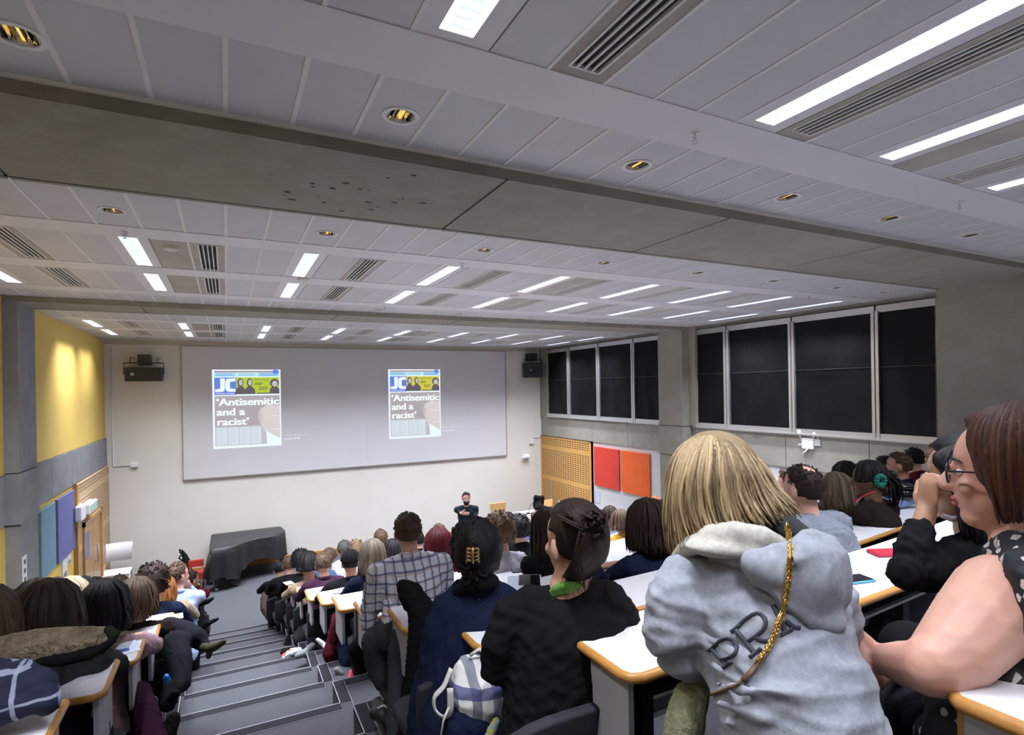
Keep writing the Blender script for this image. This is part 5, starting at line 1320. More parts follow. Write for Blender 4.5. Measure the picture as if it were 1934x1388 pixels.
for i, (px, py, row, h, st, tp) in enumerate(((862, 1010, 9, 'darkbrown', 'short', 'navy'), (790, 1020, 9, 'black', 'short', 'black'), (908, 1000, 9, 'lightbrown', 'short', 'charcoal'), (960, 985, 8, 'black', 'long', 'black'), (1075, 985, 7, 'brown', 'short', 'ltblue'), (1110, 985, 8, 'darkbrown', 'long', 'black'),
        (1284, 940, 7, 'black', 'short', 'charcoal'), (1320, 940, 5, 'brown', 'long', 'maroon'))):
    person(['person largely hidden behind the burgundy hair', 'person largely hidden beyond the checked shoulder', 'person hidden beyond the black curly hair', 'person partly hidden beyond the light curly hair', 'person mostly hidden behind the dark bun', 'person hidden behind the right side of the bun', 'person hidden beyond the blonde hair, left', 'person hidden beyond the blonde hair, right'][i], px, py, row, h, st, tp, L=.1)
# right of the hoodie
person('person with long brown to blonde hair, right of the grey jumper', 1578, 925, 2, 'ash', 'long', 'grey', yaw=.1, L=.18, hs=1.05, Y=2.8)
person('person with black hair beyond the brown blonde hair', 1596, 898, 3, 'black', 'long', 'black', yaw=.1, L=.12, Y=3.2)
person('person with black tied hair, teal scrunchie and red lanyard', 1640, 905, 2, 'black', 'pony', 'brown', sk='brown', yaw=.55, arms='desk', hs=1.05, face=True, wear='none', Y=2.32)
person('person in black bent forward beyond the teal scrunchie', 1670, 884, 3, 'black', 'short', 'black', yaw=.2, hs=1.0, Y=3.3)
person('person with short dark hair and beard in a navy top with blue lanyard', 1697, 880, 3, 'brown', 'short', 'navy', yaw=.5, fem=False, face=True, Y=2.85, beard=True)
person('person with cropped black hair in a maroon top', 1724, 868, 3, 'black', 'short', 'maroon', yaw=.1, fem=False, Y=3.3)
person('person with brown hair and glasses behind the person resting chin on hand', 1776, 862, 2, 'lightbrown', 'short', 'charcoal', yaw=.5, face=True, glasses=True, Y=2.55)
person('person with dark hair low behind the balding head, holding a phone', 1441, 912, 4, 'darkbrown', 'short', 'charcoal')
person('person with brown hair hidden beyond the balding head', 1484, 905, 4, 'brown', 'short', 'navy')
person('person hidden beyond the hair of the grey hoodie, brown hair', 1400, 925, 3, 'brown', 'long', 'teal', L=.1)
# ------------------------------------------------------------------ left of the aisle
person('person with smooth dark brown hair in front of the fur hood', 92, 1165, 3, 'darkbrown', 'long', 'charcoal', yaw=-.25, L=.14, hs=1.15, N=340, Y=2.95)
person('person with dark hair rising behind the smooth brown hair', 68, 1140, 4, 'darkbrown', 'long', 'black', yaw=-.2, L=.1, hs=1.05)
person('person with black straight hair in a dusty pink top', 197, 1150, 4, 'black', 'long', 'pink', yaw=-.2, L=.12, hs=1.2, N=340, Y=3.75)
person('person with straight brown hair in a dark brown top', 258, 1133, 5, 'brown', 'long', 'brown', yaw=-.25, L=.12, hs=1.15, N=240, Y=4.5)
person('person with dark curly hair in a navy top, leaning right', 290, 1102, 6, 'darkbrown', 'curly', 'navy', yaw=-.3, hs=1.2, legs=False)
person('person with brown hair in a light blue shirt, hand raised to the face', 336, 1087, 8, 'brown', 'short', 'ltblue', yaw=-.9, fem=False, arms='facer', hs=1.08, Y=6.5)
person('person with ginger blonde hair beside the light blue shirt', 310, 1112, 7, 'ginger', 'long', 'beige', L=.14, yaw=-.2, hs=.95)
person('person in maroon at the end of a front row, hand raised', 361, 1095, 10, 'darkbrown', 'short', 'maroon', sk='olive', yaw=-.9, arms='facer')
person('person with pale platinum hair', 133, 1130, 5, 'platinum', 'long', 'grey', L=.14, yaw=-.1, hs=1.1)
person('person with short dark hair and a white collar under a red top', 24, 1150, 5, 'darkbrown', 'short', 'red', fem=False, yaw=-.4)
person('person with dark brown hair cut off by the left frame edge', -34, 1182, 3, 'brown', 'long', 'charcoal', yaw=-.2, L=.16, hs=1.1, Y=2.75)
person('person with black hair glimpsed between the platinum and black hair', 157, 1118, 6, 'black', 'short', 'black')
for i, (px, py, row, h_, st, tp) in enumerate(((110, 1118, 7, 'brown', 'long', 'navy'), (225, 1108, 8, 'darkbrown', 'short', 'grey'), (180, 1112, 9, 'black', 'long', 'teal'))):
    person(['person mostly hidden behind the pale platinum hair', 'person mostly hidden beyond the straight brown hair', 'person mostly hidden beyond the black straight hair'][i], px, py, row, h_, st, tp, L=.1)
# ------------------------------------------------------------------ projected slides
def emis(name, c, s=1.0):
    if name in MATS: return MATS[name]
    m, b = new_mat(name); b.inputs['Base Color'].default_value = (0, 0, 0, 1); b.inputs['Specular IOR Level'].default_value = 0
    b.inputs['Emission Color'].default_value = (*c, 1); b.inputs['Emission Strength'].default_value = s; return m
def slide(corn, label, warm):
    a, b_, c_, d_ = [fw(x, y, YF - .036) for x, y in corn]; X0, X1 = (a[0] + d_[0]) / 2, (b_[0] + c_[0]) / 2; Z1, Z0 = (a[2] + b_[2]) / 2, (c_[2] + d_[2]) / 2
    W, Hh = X1 - X0, Z1 - Z0; Yp = YF - .0365
    root = empty('projected_slide', ((X0 + X1) / 2, Yp, Z0), label, 'projection', 'projected front pages on the board')
    tg = 'w' if warm else 'c'
    def rect(name, u0, v0, u1, v1, mt, lay):
        t = MB(); y = Yp - lay * .0006
        t.add([(X0 + u0 * W, y, Z1 - v1 * Hh), (X0 + u1 * W, y, Z1 - v1 * Hh), (X0 + u1 * W, y, Z1 - v0 * Hh), (X0 + u0 * W, y, Z1 - v0 * Hh)], [(0, 1, 2, 3)])
        return t.build(name, mt, root)
    def poly(name, pts, mt, lay):
        t = MB(); y = Yp - lay * .0006; t.add([(X0 + u * W, y, Z1 - v * Hh) for u, v in pts], [tuple(range(len(pts)))]); return t.build(name, mt, root)
    def oval(cu, cv, ru, rv, n=20): return [(cu + ru * math.cos(-2 * PI * k / n), cv + rv * math.sin(-2 * PI * k / n)) for k in range(n)]
    def text(name, s, u, v, hgt, wid, mt, lay, bold=.0, font_shear=0):
        bold = min(bold, .012)
        cu = bpy.data.curves.new(name, 'FONT'); cu.body = s; cu.size = 1.0; cu.offset = bold; cu.fill_mode = 'BOTH' if False else 'FRONT'
        o = bpy.data.objects.new(name, cu); COL.objects.link(o)
        bpy.context.view_layer.update(); w0 = max(o.dimensions.x, .01)
        sx = wid * W / w0; sz = hgt * Hh / .73
        me = bpy.data.meshes.new_from_object(o.evaluated_get(bpy.context.evaluated_depsgraph_get())); bpy.data.objects.remove(o); me.materials.clear()
        me.transform(Matrix.Translation(Vector((X0 + u * W, Yp - lay * .0006, Z1 - v * Hh))) @ Matrix.Rotation(PI / 2, 4, 'X') @ Matrix.Diagonal((sx, sz, 1, 1)))
        return link(name, me, mt, root)
    white = emis('slide_white', (.80, .90, 1.0)); rect('page', 0, 0, 1, 1, white, 0)
    rect('top_rule', .03, .018, .98, .034, emis('slide_brown', (.30, .17, .16)), 1)
    rect('cyan_strip', .03, .038, .34, .088, emis('slide_cyan1', (.36, .66, .85)), 1); rect('cyan_strip', .34, .038, .66, .088, emis('slide_cyan2', (.50, .80, .92)), 1); rect('cyan_strip', .66, .038, .98, .088, emis('slide_cyan3', (.32, .60, .88)), 1)
    for k, u in enumerate((.05, .37, .69)):
        for v in (.05, .07): rect('strip_text_line', u, v, u + .25, v + .007, emis('slide_ink_blue', (.16, .36, .55)), 2)
    poly('badge', oval(.925, .028, .05, .028), emis('slide_badge', (.13, .24, .70)), 3)
    rect('masthead', .03, .10, .34, .325, emis('slide_blue', (.14, .22, .68)), 1)
    for s_ in ([(.112, .112), (.178, .112), (.178, .245), (.165, .272), (.14, .283), (.04, .283), (.04, .248), (.098, .245), (.112, .235)], [(.33, .112), (.33, .150), (.265, .152), (.250, .165), (.250, .228), (.265, .243), (.33, .245), (.33, .283), (.235, .283), (.195, .268), (.185, .24), (.185, .155), (.195, .125), (.235, .112)]):
        poly('masthead_letter', s_[::-1], white, 3)
    text('masthead_subtitle', 'THE JEWISH CHRONICLE', .045, .312, .016, .27, white, 3, .01)
    rect('yellow_banner', .34, .10, .98, .315, emis('slide_yellow' + tg, (.62, .56, .08) if warm else (.46, .56, .06)), 1)
    dk = emis('slide_dark', (.13, .11, .13)); sk = emis('slide_skin', (.50, .50, .52))
    for cu, cw_ in ((.40, .045), (.535, .042), (.905, .07)):
        poly('portrait_hair', oval(cu, .165 if cu < .8 else .175, cw_, .055), dk, 2)
        poly('portrait_face', oval(cu + .005, .165 if cu < .8 else .185, cw_ * .62, .038), sk, 3)
        poly('portrait_shoulders', [(cu - .08, .315), (cu - .07, .255), (cu - .03, .215), (cu + .03, .215), (cu + .075, .255), (min(.98, cu + .085), .315)], dk, 2)
    ink = emis('slide_ink_green', (.16, .22, .05))
    text('banner_text', 'NEW FACES', .61, .145, .026, .21, ink, 2, .02)
    for v, w_ in ((.168, .12), (.188, .10), (.225, .14), (.25, .12)): rect('banner_line', .61 + (.06 if v > .2 else 0), v, .61 + w_ + (.06 if v > .2 else 0), v + .012, ink, 2)
    rect('banner_foot', .64, .30, .98, .315, dk, 3)
    rect('photo', .03, .335, .98, .965, emis('slide_photo', (.42, .38, .40)), 1)
    rect('photo_lower', .03, .72, .98, .965, emis('slide_photo2', (.50, .50, .56)), 1.5)
    poly('photo_face', [(.98, .47), (.80, .46), (.70, .50), (.655, .57), (.66, .66), (.70, .72), (.73, .78), (.78, .84), (.98, .93)][::-1], emis('slide_face', (.66, .60, .60)), 2)
    poly('photo_ear', oval(.685, .62, .03, .06), emis('slide_face2', (.58, .50, .50)), 3)
    rect('photo_brow', .83, .60, .95, .612, emis('slide_face3', (.74, .72, .72)), 3); rect('photo_mouth', .86, .77, .97, .782, emis('slide_face3', (.7, .7, .7)), 3)
    poly('photo_collar', [(.77, .80), (.98, .90), (.98, .965), (.78, .965)][::-1], white, 3)
    rect('divider', .02, .322, .98, .332, white, 3)
    for s_, u, v, w_ in (("\u2018Antisemitic", .045, .455, .92), ('and a', .05, .580, .41), ('racist\u2019', .05, .705, .46)):
        for du in (0, .006, .012): text('headline', s_, u + du, v, .095, w_ - .012, emis('slide_headline', (.88, .97, 1.0)), 4 + du * 20, .010)
    col_m = emis('slide_column', (.66, .72, .78))
    for k in range(4): rect('text_column', .045 + k * .165, .735, .20 + k * .165, .955, col_m, 2)
    for k in range(4):
        for j in range(11): rect('text_line', .055 + k * .165, .75 + j * .0185, .055 + k * .165 + .125 - .02 * ((j * 7 + k) % 3), .7535 + j * .0185, emis('slide_grey_line', (.46, .50, .56)), 3)
    cap = emis('slide_caption', (.85, .84, .80)); text('caption', 'The Jewish Chronicle', 1.03, .875, .016, .40, cap, 1, .0); text('caption', '18 July 2018', 1.03, .925, .022, .24, white, 1, .02)
slide([(401.5, 698), (531, 698), (530.5, 841), (401.5, 849)], 'larger projected newspaper front page, left on the board', False)
slide([(734, 698), (832, 697), (832, 824), (734, 830)], 'smaller projected newspaper front page, right on the board', True)

# ------------------------------------------------------------------ lecturer
Ym = 10.62; hm = onY(880.5, 941, Ym); zf = ZF
root = empty('person', (hm[0] + .02, Ym, zf), 'bearded person in dark shirt and trousers standing at the front, gesturing', 'person')
fr = frame(PI - .25, .05); tf = np.array([-.3, -1, 0]) / 1.044; tr = np.array([-1, .3, 0]) / 1.044      # his right is screen left ... faces the hall
Nk = hm - np.array([0, 0, .17]) - tf * .03; Pv = np.array([Nk[0] + .03, Nk[1] + .04, zf + .92])
mb = MB(); head_prims(mb, hm, fr, 1.0); limb(mb, [hm - fr[2] * .05, Nk], [.052, .06]); torso_prims(mb, Pv, Nk, .20, -.02, tr, False)
L_ = {}
for sg, hand in ((1, at(871.5, 969.5, float((hm - .22 * 0) @ FWD) - .18)), (-1, None)):
    S = Pv + (Nk - Pv) * .9 + tr * sg * .19
    # screen left arm bent across, screen right arm hanging bent
    if sg == 1: E = at(866.5, 967, float(hm @ FWD) + .02); Wr = at(871, 969, float(hm @ FWD) - .20)
    else: E = at(899.5, 968, float(hm @ FWD) + .05); Wr = at(894.5, 981, float(hm @ FWD) - .10)
    L_[sg] = (S, E, Wr); limb(mb, [S, E, Wr], [.045, .038, .027]); finger_set(mb, Wr, unit(Wr - E) if sg == -1 else unit([.8, -.5, -.1]), (0, 0, 1), tr * sg, .95, .6)
for sg in (-1, 1): limb(mb, [Pv + tr * sg * .09, Pv + tr * sg * .10 - np.array([0, 0, .44]), Pv + tr * sg * .11 - np.array([0, 0, .84])], [.07, .05, .035])
me = blob(mb, .009, 2); shade(me); link('body', me, SKINS['pale'], root)
mb = MB(); torso_prims(mb, Pv, Nk - np.array([0, 0, .01]), .205, .010, tr, False)
for sg in (-1, 1): S, E, Wr = L_[sg]; limb(mb, [S, (S + E) / 2, E, E * .2 + Wr * .8], [.062, .056, .050, .038])
loft(mb, [Pv + [0, 0, .05], Pv - [0, 0, .16]], [.165, .175], [.115, .12], tr)
me = blob(mb, .014, 2); folds(me, .008, .1, 9); shade(me); link('shirt', me, cloth('cloth_slate', (.022, .030, .038)), root)
mb = MB(); mb2 = MB()
loft(mb, [Pv + [0, 0, .02], Pv - [0, 0, .14]], [.16, .17], [.11, .12], tr)
for sg in (-1, 1):
    limb(mb, [Pv + tr * sg * .085 - [0, 0, .06], Pv + tr * sg * .10 - [0, 0, .46], Pv + tr * sg * .11 - [0, 0, .84]], [.088, .066, .05]); mb2.ell(Pv + tr * sg * .115 + tf * .06 - [0, 0, .875], .045, .13, .045)
me = blob(mb, .016, 2); shade(me); link('trousers', me, C['black'], root); mb2.build('shoes', SHOE, root)
mb = MB(); hair_cap(mb, hm, fr, 1.0, .010, .02, 24, 20, -.42, seed=4); hair_short(mb, hm, fr, 1.0, 90, .03, 4, .008, mess=.25); mb.build('hair', H['black'], root, tint=True)
t = MB(); rg = np.random.default_rng(3); r_, f_, u_ = fr
for k in range(150):
    a_ = rg.uniform(-1.5, 1.5); v_ = rg.uniform(0, 1); b_ = np.array([math.sin(a_) * .064, math.cos(a_) * .052 + .028, -.050 - v_ * .062]); b_[0] *= 1 - .45 * v_
    p_ = hm + r_ * b_[0] + f_ * b_[1] + u_ * b_[2]; lock(t, [p_, p_ + f_ * .006 - u_ * .012, p_ + f_ * .004 - u_ * .022], .008, rg.uniform(.1, .9), 4)
t.build('beard', H['black'], root, tint=True); face_parts(root, hm, fr, 1.0)

# ------------------------------------------------------------------ covered piano
zt_ = -3.0
front = [(399, 1038), (420, 1036), (440, 1032), (458, 1026), (478, 1019), (500, 1015), (520, 1011), (534, 1006)]
P1 = [onZ(x, y, zt_) for x, y in front]
Yback = YF - .12
x0, x1 = P1[0][0] - .03, P1[-1][0] + .02
outline = [(x0, Yback)] + [(x0, P1[0][1] + .35), (x0 + .01, P1[0][1] + .08)] + [(q[0], min(q[1], Yback - .05)) for q in P1] + [(x1 + .05, P1[-1][1] + .2), (x1, Yback)]
outline = [np.array(q) for q in outline]; k_ = smooth_poly([(a[0], a[1], 0) for a in outline], 60); k_ = [(a[0], min(a[1], Yback)) for a in k_]
cx_, cy_ = np.mean([a[0] for a in k_]), np.mean([a[1] for a in k_])
root = empty('covered_piano', (cx_, cy_, ZF), 'grand piano under a black fabric cover against the front wall', 'piano')
t = MB(); vs = []; n = len(k_); rings = [(.0, zt_ + .012), (.5, zt_ + .012), (.93, zt_ + .006), (1.0, zt_ - .02), (1.015, zt_ - .16), (1.02, zt_ - .34), (1.03, zt_ - .47)]
for j, (s_, z) in enumerate(rings):
    for i, (a, b_) in enumerate(k_):
        w_ = .014 * math.sin(i * .9) * max(0, j - 3) + .008 * math.sin(i * 2.3 + j) * max(0, j - 3); dz = 0
        if j == len(rings) - 1: dz = .07 * math.sin(i * .35 + 1) - (.16 if a < x0 + .55 and b_ < cy_ + .1 else 0)
        elif j == len(rings) - 2: dz = .03 * math.sin(i * .35 + 1) - (.08 if a < x0 + .55 and b_ < cy_ + .1 else 0)
        dx, dy = a - cx_, b_ - cy_; L = math.hypot(dx, dy)
        vs.append((cx_ + dx * s_ + dx / L * w_, min(cy_ + dy * s_ + dy / L * w_, YF - .04), z + dz))
t.add(vs, [(j * n + i, (j + 1) * n + i, (j + 1) * n + (i + 1) % n, j * n + (i + 1) % n) for j in range(len(rings) - 1) for i in range(n)], 0, True)
o = t.build('cover', mottled('piano_cover', (.016, .016, .018), (.024, .024, .027), 6, .5, .3, 8), root)
for q in ((P1[-1][0] - .02, P1[-1][1] + .1), (P1[0][0] + .08, P1[0][1] + .06), (P1[1][0] + .15, Yback - .15)):
    t = MB(); y_ = min(q[1], Yback); t.tube([(q[0], y_, zt_ - .3), (q[0], y_, ZF + .12), (q[0], y_, ZF + .06)], [.06, .038, .03], 8, smooth=False); t.ell((q[0], y_, ZF + .03), .03, .02, .03, mi=1); t.build('leg', [BLACKP, CHROME], root)
t = MB(); q = P1[2]; t.box(q[0] - .04, q[0] + .10, q[1] + .25, q[1] + .33, ZF + .12, zt_ - .3); t.box(q[0] - .05, q[0] + .12, q[1] + .10, q[1] + .2, ZF + .06, ZF + .14); t.build('pedal_lyre', BLACKP, root)
t = MB(); q = P1[0]; t.tube([(q[0] - .01, q[1] + .05, zt_ - .10), (q[0] - .04, q[1] + .12, zt_ - .55), (q[0] - .02, q[1] + .1, ZF + .55)], [.05, .12, .05], 10); t.build('cover_fold', MATS['piano_cover'], root)
# red bench with a hanging black bag
q = onY(369, 1063, 13.0); root = empty('red_bench', (q[0], 13.0, ZF), 'low bench with two red slats left of the covered piano', 'bench')
RED = mottled('red_fabric', (.42, .035, .025), (.36, .028, .02), 8, .6)
w0, w1 = onY(356, 1063, 13.0)[0], onY(385, 1063, 13.0)[0]; za = onY(370, 1063, 13.0)[2]; zb = onY(370, 1077, 12.9)[2]
t = MB(); t.box(w0, w1, 12.95, 13.0, za - .07, za + .07); t.build('upper_slat', RED, root, .01)
t = MB(); t.box(w0 - .03, w1, 12.60, 12.95, zb - .07, zb + .0); t.box(w0 - .03, w1, 12.58, 12.61, zb - .10, zb + .04); t.build('lower_slat', RED, root, .01)
for xx in (w0 + .03, w1 - .03):
    for yy in (12.63, 12.97): t = MB(); t.box(xx - .012, xx + .012, yy - .012, yy + .012, ZF, za if yy > 12.8 else zb - .05); t.build('leg', ALU, root)
d_ = 11.4
t = MB(); t.tube(pts_([(356, 1078, d_), (353, 1064, d_), (349, 1050, d_), (344, 1040, d_), (339, 1038, d_), (340, 1043, d_), (346, 1048, d_)]), [.07, .08, .05, .02, .015, .015, .015], 8)
t.tube(pts_([(352, 1066, d_), (343, 1058, d_), (338, 1054, d_), (341, 1049, d_), (347, 1050, d_)]), .016, 8)
q = at(352, 1066, d_); rootmesh('hanging_bag', t, C['black'], tuple(q), label='black bag with looped straps hanging from the end of the red bench', cat='bag')
# white chair
q = onY(224, 1088, 13.05); sx = q[0]
root = empty('white_chair', (sx, 13.05, ZF), 'white plastic stacking chair against the cream wall by the slotted wood', 'chair')
zs = ZF + .45; WH = plain('chair_white', (.75, .74, .76), .35)
t = MB(); t.box(sx - .24, sx + .20, 12.78, 13.22, zs - .015, zs + .015); t.build('seat', WH, root, .01)
t = MB(); zb = zs + .14; vs = []
for k in range(9):
    a = (k / 8 - .5) * 2
    for z in (zb, zb + .34): vs += [(sx - .02 + a * .22, 13.28 + .04 * (1 - a * a) + (.05 if z > zb else 0), z), (sx - .02 + a * .22, 13.30 + .04 * (1 - a * a) + (.05 if z > zb else 0), z)]
fs = []
for k in range(8): b0 = k * 4; fs += [(b0, b0 + 4, b0 + 6, b0 + 2), (b0 + 1, b0 + 3, b0 + 7, b0 + 5), (b0 + 2, b0 + 6, b0 + 7, b0 + 3), (b0, b0 + 1, b0 + 5, b0 + 4)]
t.add(vs, fs, 0, True); t.build('backrest', WH, root)
for dx in (-.24, .20):
    t = MB(); t.tube([(sx + dx, 12.8, ZF), (sx + dx, 12.84, zs), (sx + dx, 13.2, zs), (sx + dx, 13.36, zs + .48)], .011, 6); t.build('frame', ALU, root)
    t = MB(); t.tube([(sx + dx, 13.34, ZF), (sx + dx, 13.1, zs)], .011, 6); t.build('leg', ALU, root)
# wooden chairs at the front
def wood_chair(px, ptop, pyaw, label, Y0):
    q = onY(px, ptop, Y0); x, y = q[0], Y0; root = empty('wooden_chair', (x, y, ZF), label, 'chair', 'plywood chairs at the front'); zs = ZF + .44; zt = max(float(q[2]), zs + .38)
    t = MB(); cs, sn = math.cos(pyaw), math.sin(pyaw); R2 = lambda a, b_: (x + a * cs - b_ * sn, y + a * sn + b_ * cs)
    t.prism([R2(-.19, -.38), R2(.19, -.38), R2(.21, 0), R2(-.21, 0)], zs - .012, zs + .012); t.build('seat', PLY, root)
    t = MB(); a0, a1, a2, a3 = R2(-.11, .02), R2(.11, .02), R2(.21, .10), R2(-.21, .10); b0, b1, b2, b3 = R2(-.11, .035), R2(.11, .035), R2(.21, .115), R2(-.21, .115)
    t.add([(*a0, zs), (*a1, zs), (*a2, zt), (*a3, zt), (*b0, zs), (*b1, zs), (*b2, zt), (*b3, zt)], [(0, 1, 2, 3), (7, 6, 5, 4), (0, 4, 5, 1), (1, 5, 6, 2), (2, 6, 7, 3), (3, 7, 4, 0)]); t.build('backrest', PLY, root, .008)
    for a, b_ in ((-.18, -.34), (.18, -.34), (-.18, .05), (.18, .05)): t = MB(); t.tube([(*R2(a, b_), ZF), (*R2(a * .9, b_ * .9), zs)], .011, 6); t.build('leg', ALU, root)
    return root
wood_chair(944, 951, 0, 'plywood backed chair facing the hall beside the lectern desk', 11.6)
wood_chair(1036, 945, .1, 'plywood chair at the slotted wood wall draped with dark coats', 12.2)
# lectern desk
q0 = onY(948, 982, 11.0); zl = ZF + .80
ql, qr = onZ(952, 985, zl), onZ(1062, 960, zl); yl = ql[1]
root = empty('lectern_desk', (ql[0] + .6, yl, ZF), 'white topped lectern desk with a sloping dark control panel and microphone', 'desk')
t = MB(); t.box(ql[0], ql[0] + 2.0, yl, yl + .75, zl - .03, zl); t.build('desktop', LAM, root, .005)
t = MB(); t.box(ql[0] + .02, ql[0] + 1.98, yl + .03, yl + .05, ZF + .05, zl - .03); t.box(ql[0] + .02, ql[0] + .05, yl + .03, yl + .72, ZF, zl - .03); t.box(ql[0] + 1.95, ql[0] + 1.98, yl + .03, yl + .72, ZF, zl - .03); t.build('front_panel', GREYP, root)
t = MB(); t.add([(ql[0] + .02, yl + .02, zl), (ql[0] + .62, yl + .02, zl), (ql[0] + .62, yl + .5, zl + .0), (ql[0] + .02, yl + .5, zl), (ql[0] + .02, yl + .02, zl + .10), (ql[0] + .62, yl + .02, zl + .10), (ql[0] + .62, yl + .5, zl + .05), (ql[0] + .02, yl + .5, zl + .05)],
                [(0, 1, 5, 4), (1, 2, 6, 5), (2, 3, 7, 6), (3, 0, 4, 7)]); t.add([(ql[0] + .02, yl + .02, zl + .10), (ql[0] + .62, yl + .02, zl + .10), (ql[0] + .62, yl + .5, zl + .05), (ql[0] + .02, yl + .5, zl + .05)], [(0, 1, 2, 3)], 1); t.build('control_panel', [ALU, plain('panel_dark', (.05, .05, .06), .3)], root)
t = MB(); t.tube([(ql[0] + .85, yl + .4, zl), (ql[0] + .85, yl + .4, zl + .03)], .05, 12, smooth=False); t.tube([(ql[0] + .85, yl + .4, zl + .03), (ql[0] + .9, yl + .38, zl + .2), (ql[0] + 1.02, yl + .33, zl + .32)], .006, 6); t.build('microphone', BLACKM, root)
t = MB(); t.tube([(ql[0] + 1.0 + .1 * k, yl + .25 + .05 * math.sin(k * 1.4), zl + .006) for k in range(8)], .006, 6); t.build('cable', BLACKM, root)
t = MB(); t.tube([(ql[0] + 1.75, yl + .45, zl + .001), (ql[0] + 1.75, yl + .45, zl + .16), (ql[0] + 1.75, yl + .45, zl + .19), (ql[0] + 1.75, yl + .45, zl + .22)], [.033, .033, .015, .015], 12); rootmesh('water_bottle', t, plain('bottle_blue', (.30, .42, .75), .15), (ql[0] + 1.75, yl + .45, zl), label='small clear blue water bottle on the lectern desk', cat='bottle')
t = MB(); t.box(ql[0] + 1.3, ql[0] + 1.55, yl + .3, yl + .55, zl, zl + .05); t.box(ql[0] + 1.35, ql[0] + 1.5, yl + .35, yl + .37, zl + .05, zl + .12, 1); rootmesh('paper_stack', t, [plain('paper_white', (.8, .8, .76), .6), BLACKP], (ql[0] + 1.3, yl + .3, zl), label='small stack of papers on the white lectern desk', cat='papers')

# ------------------------------------------------------------------ garments, bags and things, near the aisle
def garment(name, label, cat, mt, lst, vox=.012, fold=(.008, .08), extra=None, parts=None):
    mb = MB(); 
    for L_ in (lst if isinstance(lst[0], list) else [lst]): plimb(mb, L_)
    me = blob(mb, vox, 3); folds(me, fold[0], fold[1], int(lst[0][0] if not isinstance(lst[0], list) else lst[0][0][0])); shade(me)
    q = at(*(lst[0][0][:3] if isinstance(lst[0], list) else lst[0][:3])); o = link(name, me, mt); me.transform(Matrix.Translation(-Vector(q))); o.location = q
    return tag(o, label, cat)
B_ = C['black']; NV = C['navy']
garment('black_coat', 'black coat hanging between the checked shirt and the navy coat', 'coat', B_, [(762, 1108, 2.75, 14), (775, 1122, 2.75, 24), (795, 1150, 2.72, 26), (800, 1200, 2.7, 30), (798, 1260, 2.68, 33), (795, 1320, 2.65, 34), (790, 1400, 2.6, 40)], .010)
# checked shirt person: leg in the aisle
root = [o for o in COL.objects if o.name.startswith('person') and 'checked shirt' in o.get('label', '')][0]
mb = MB(); plimb(mb, [(765, 1185, 3.15, 30), (738, 1198, 3.1, 34), (712, 1212, 3.12, 30), (712, 1250, 3.12, 24), (724, 1284, 3.1, 20)]); plimb(mb, [(775, 1195, 3.0, 34), (765, 1225, 2.95, 32), (758, 1290, 2.9, 26), (755, 1388, 2.8, 26)])
me = blob(mb, .012, 3); folds(me, .008, .1, 3); shade(me); link('trousers', me, cloth('cloth_dark_grey', (.055, .058, .07)), root)
mb = MB(); plimb(mb, [(722, 1278, 3.1, 15), (730, 1305, 3.1, 14), (737, 1326, 3.08, 13)]); me = blob(mb, .008, 2); shade(me); link('sock', me, C['white'], root)
mb = MB(); ell_ = at(722, 1342, 3.07); mb.ell(ell_, .055, .13, .048, (RGT, unit(FWD * .3 - RGT * 1.0), (0, 0, 1)) if False else None, 20, 12); plimb(mb, [(738, 1332, 3.07, 17), (722, 1342, 3.05, 17), (708, 1347, 3.03, 12)]); me = blob(mb, .008, 3); shade(me); link('shoe', me, SHOE, root)
mb = MB(); mb.tube(pts_([(713, 1338, 2.99), (725, 1332, 2.98), (735, 1340, 2.99), (742, 1340, 3.0)]), .006, 6); mb.build('shoe_stripe', SOLE, root)
mb = MB(); plimb(mb, [(735, 1140, 3.12, 12), (733, 1180, 3.08, 13), (730, 1222, 3.05, 9)]); me = blob(mb, .009, 2); folds(me, .006, .08, 1); shade(me); link('shirt_tail', me, CHK, root)
# plaid tote bag
PL_ = None
def mk_plaid():
    m, b = new_mat('tote_plaid'); v = coord(m); s = sep(m, v); f1 = math_(m, 'LESS_THAN', math_(m, 'FRACT', math_(m, 'DIVIDE', math_(m, 'ADD', s[0], .5), .066)), .45)
    f2 = math_(m, 'LESS_THAN', math_(m, 'ABSOLUTE', math_(m, 'ADD', s[2], .065)), .018)
    c = mix(m, f1, (.72, .72, .70), (.25, .26, .31)); c = mix(m, math_(m, 'MULTIPLY', f2, .85), c, (.06, .065, .22)); setc(m, b, c); b.inputs['Roughness'].default_value = .9; return m
q = at(895, 1255, 1.95); root = empty('tote_bag', q, 'white and grey plaid tote bag with navy stripe beside the black cardigan', 'bag')
mb = MB(); ploft(mb, [(905, 1240, 1.98, 34, .045), (903, 1262, 1.97, 50, .06), (908, 1295, 1.95, 60, .08), (905, 1325, 1.94, 62, .08), (900, 1342, 1.94, 55, .07)]); me = blob(mb, .009, 2); folds(me, .008, .14, 4); shade(me); link('bag_body', me, mk_plaid(), root)
mb = MB(); ploft(mb, [(902, 1338, 1.94, 56, .07), (890, 1358, 1.93, 60, .08), (890, 1420, 1.92, 62, .08)]); me = blob(mb, .010, 2); folds(me, .008, .12, 5); shade(me); link('bag_base', me, NV, root)
mb = MB(); mb.tube(smooth_poly(pts_([(852, 1262, 1.92), (838, 1296, 1.90), (821, 1316, 1.9), (822, 1340, 1.9), (838, 1354, 1.89), (850, 1342, 1.87), (850, 1300, 1.87)]), 30), .011, 8, flat=.35); mb.tube(pts_([(890, 1236, 1.95), (905, 1226, 1.94), (922, 1240, 1.95)]), .016, 8, flat=.4)
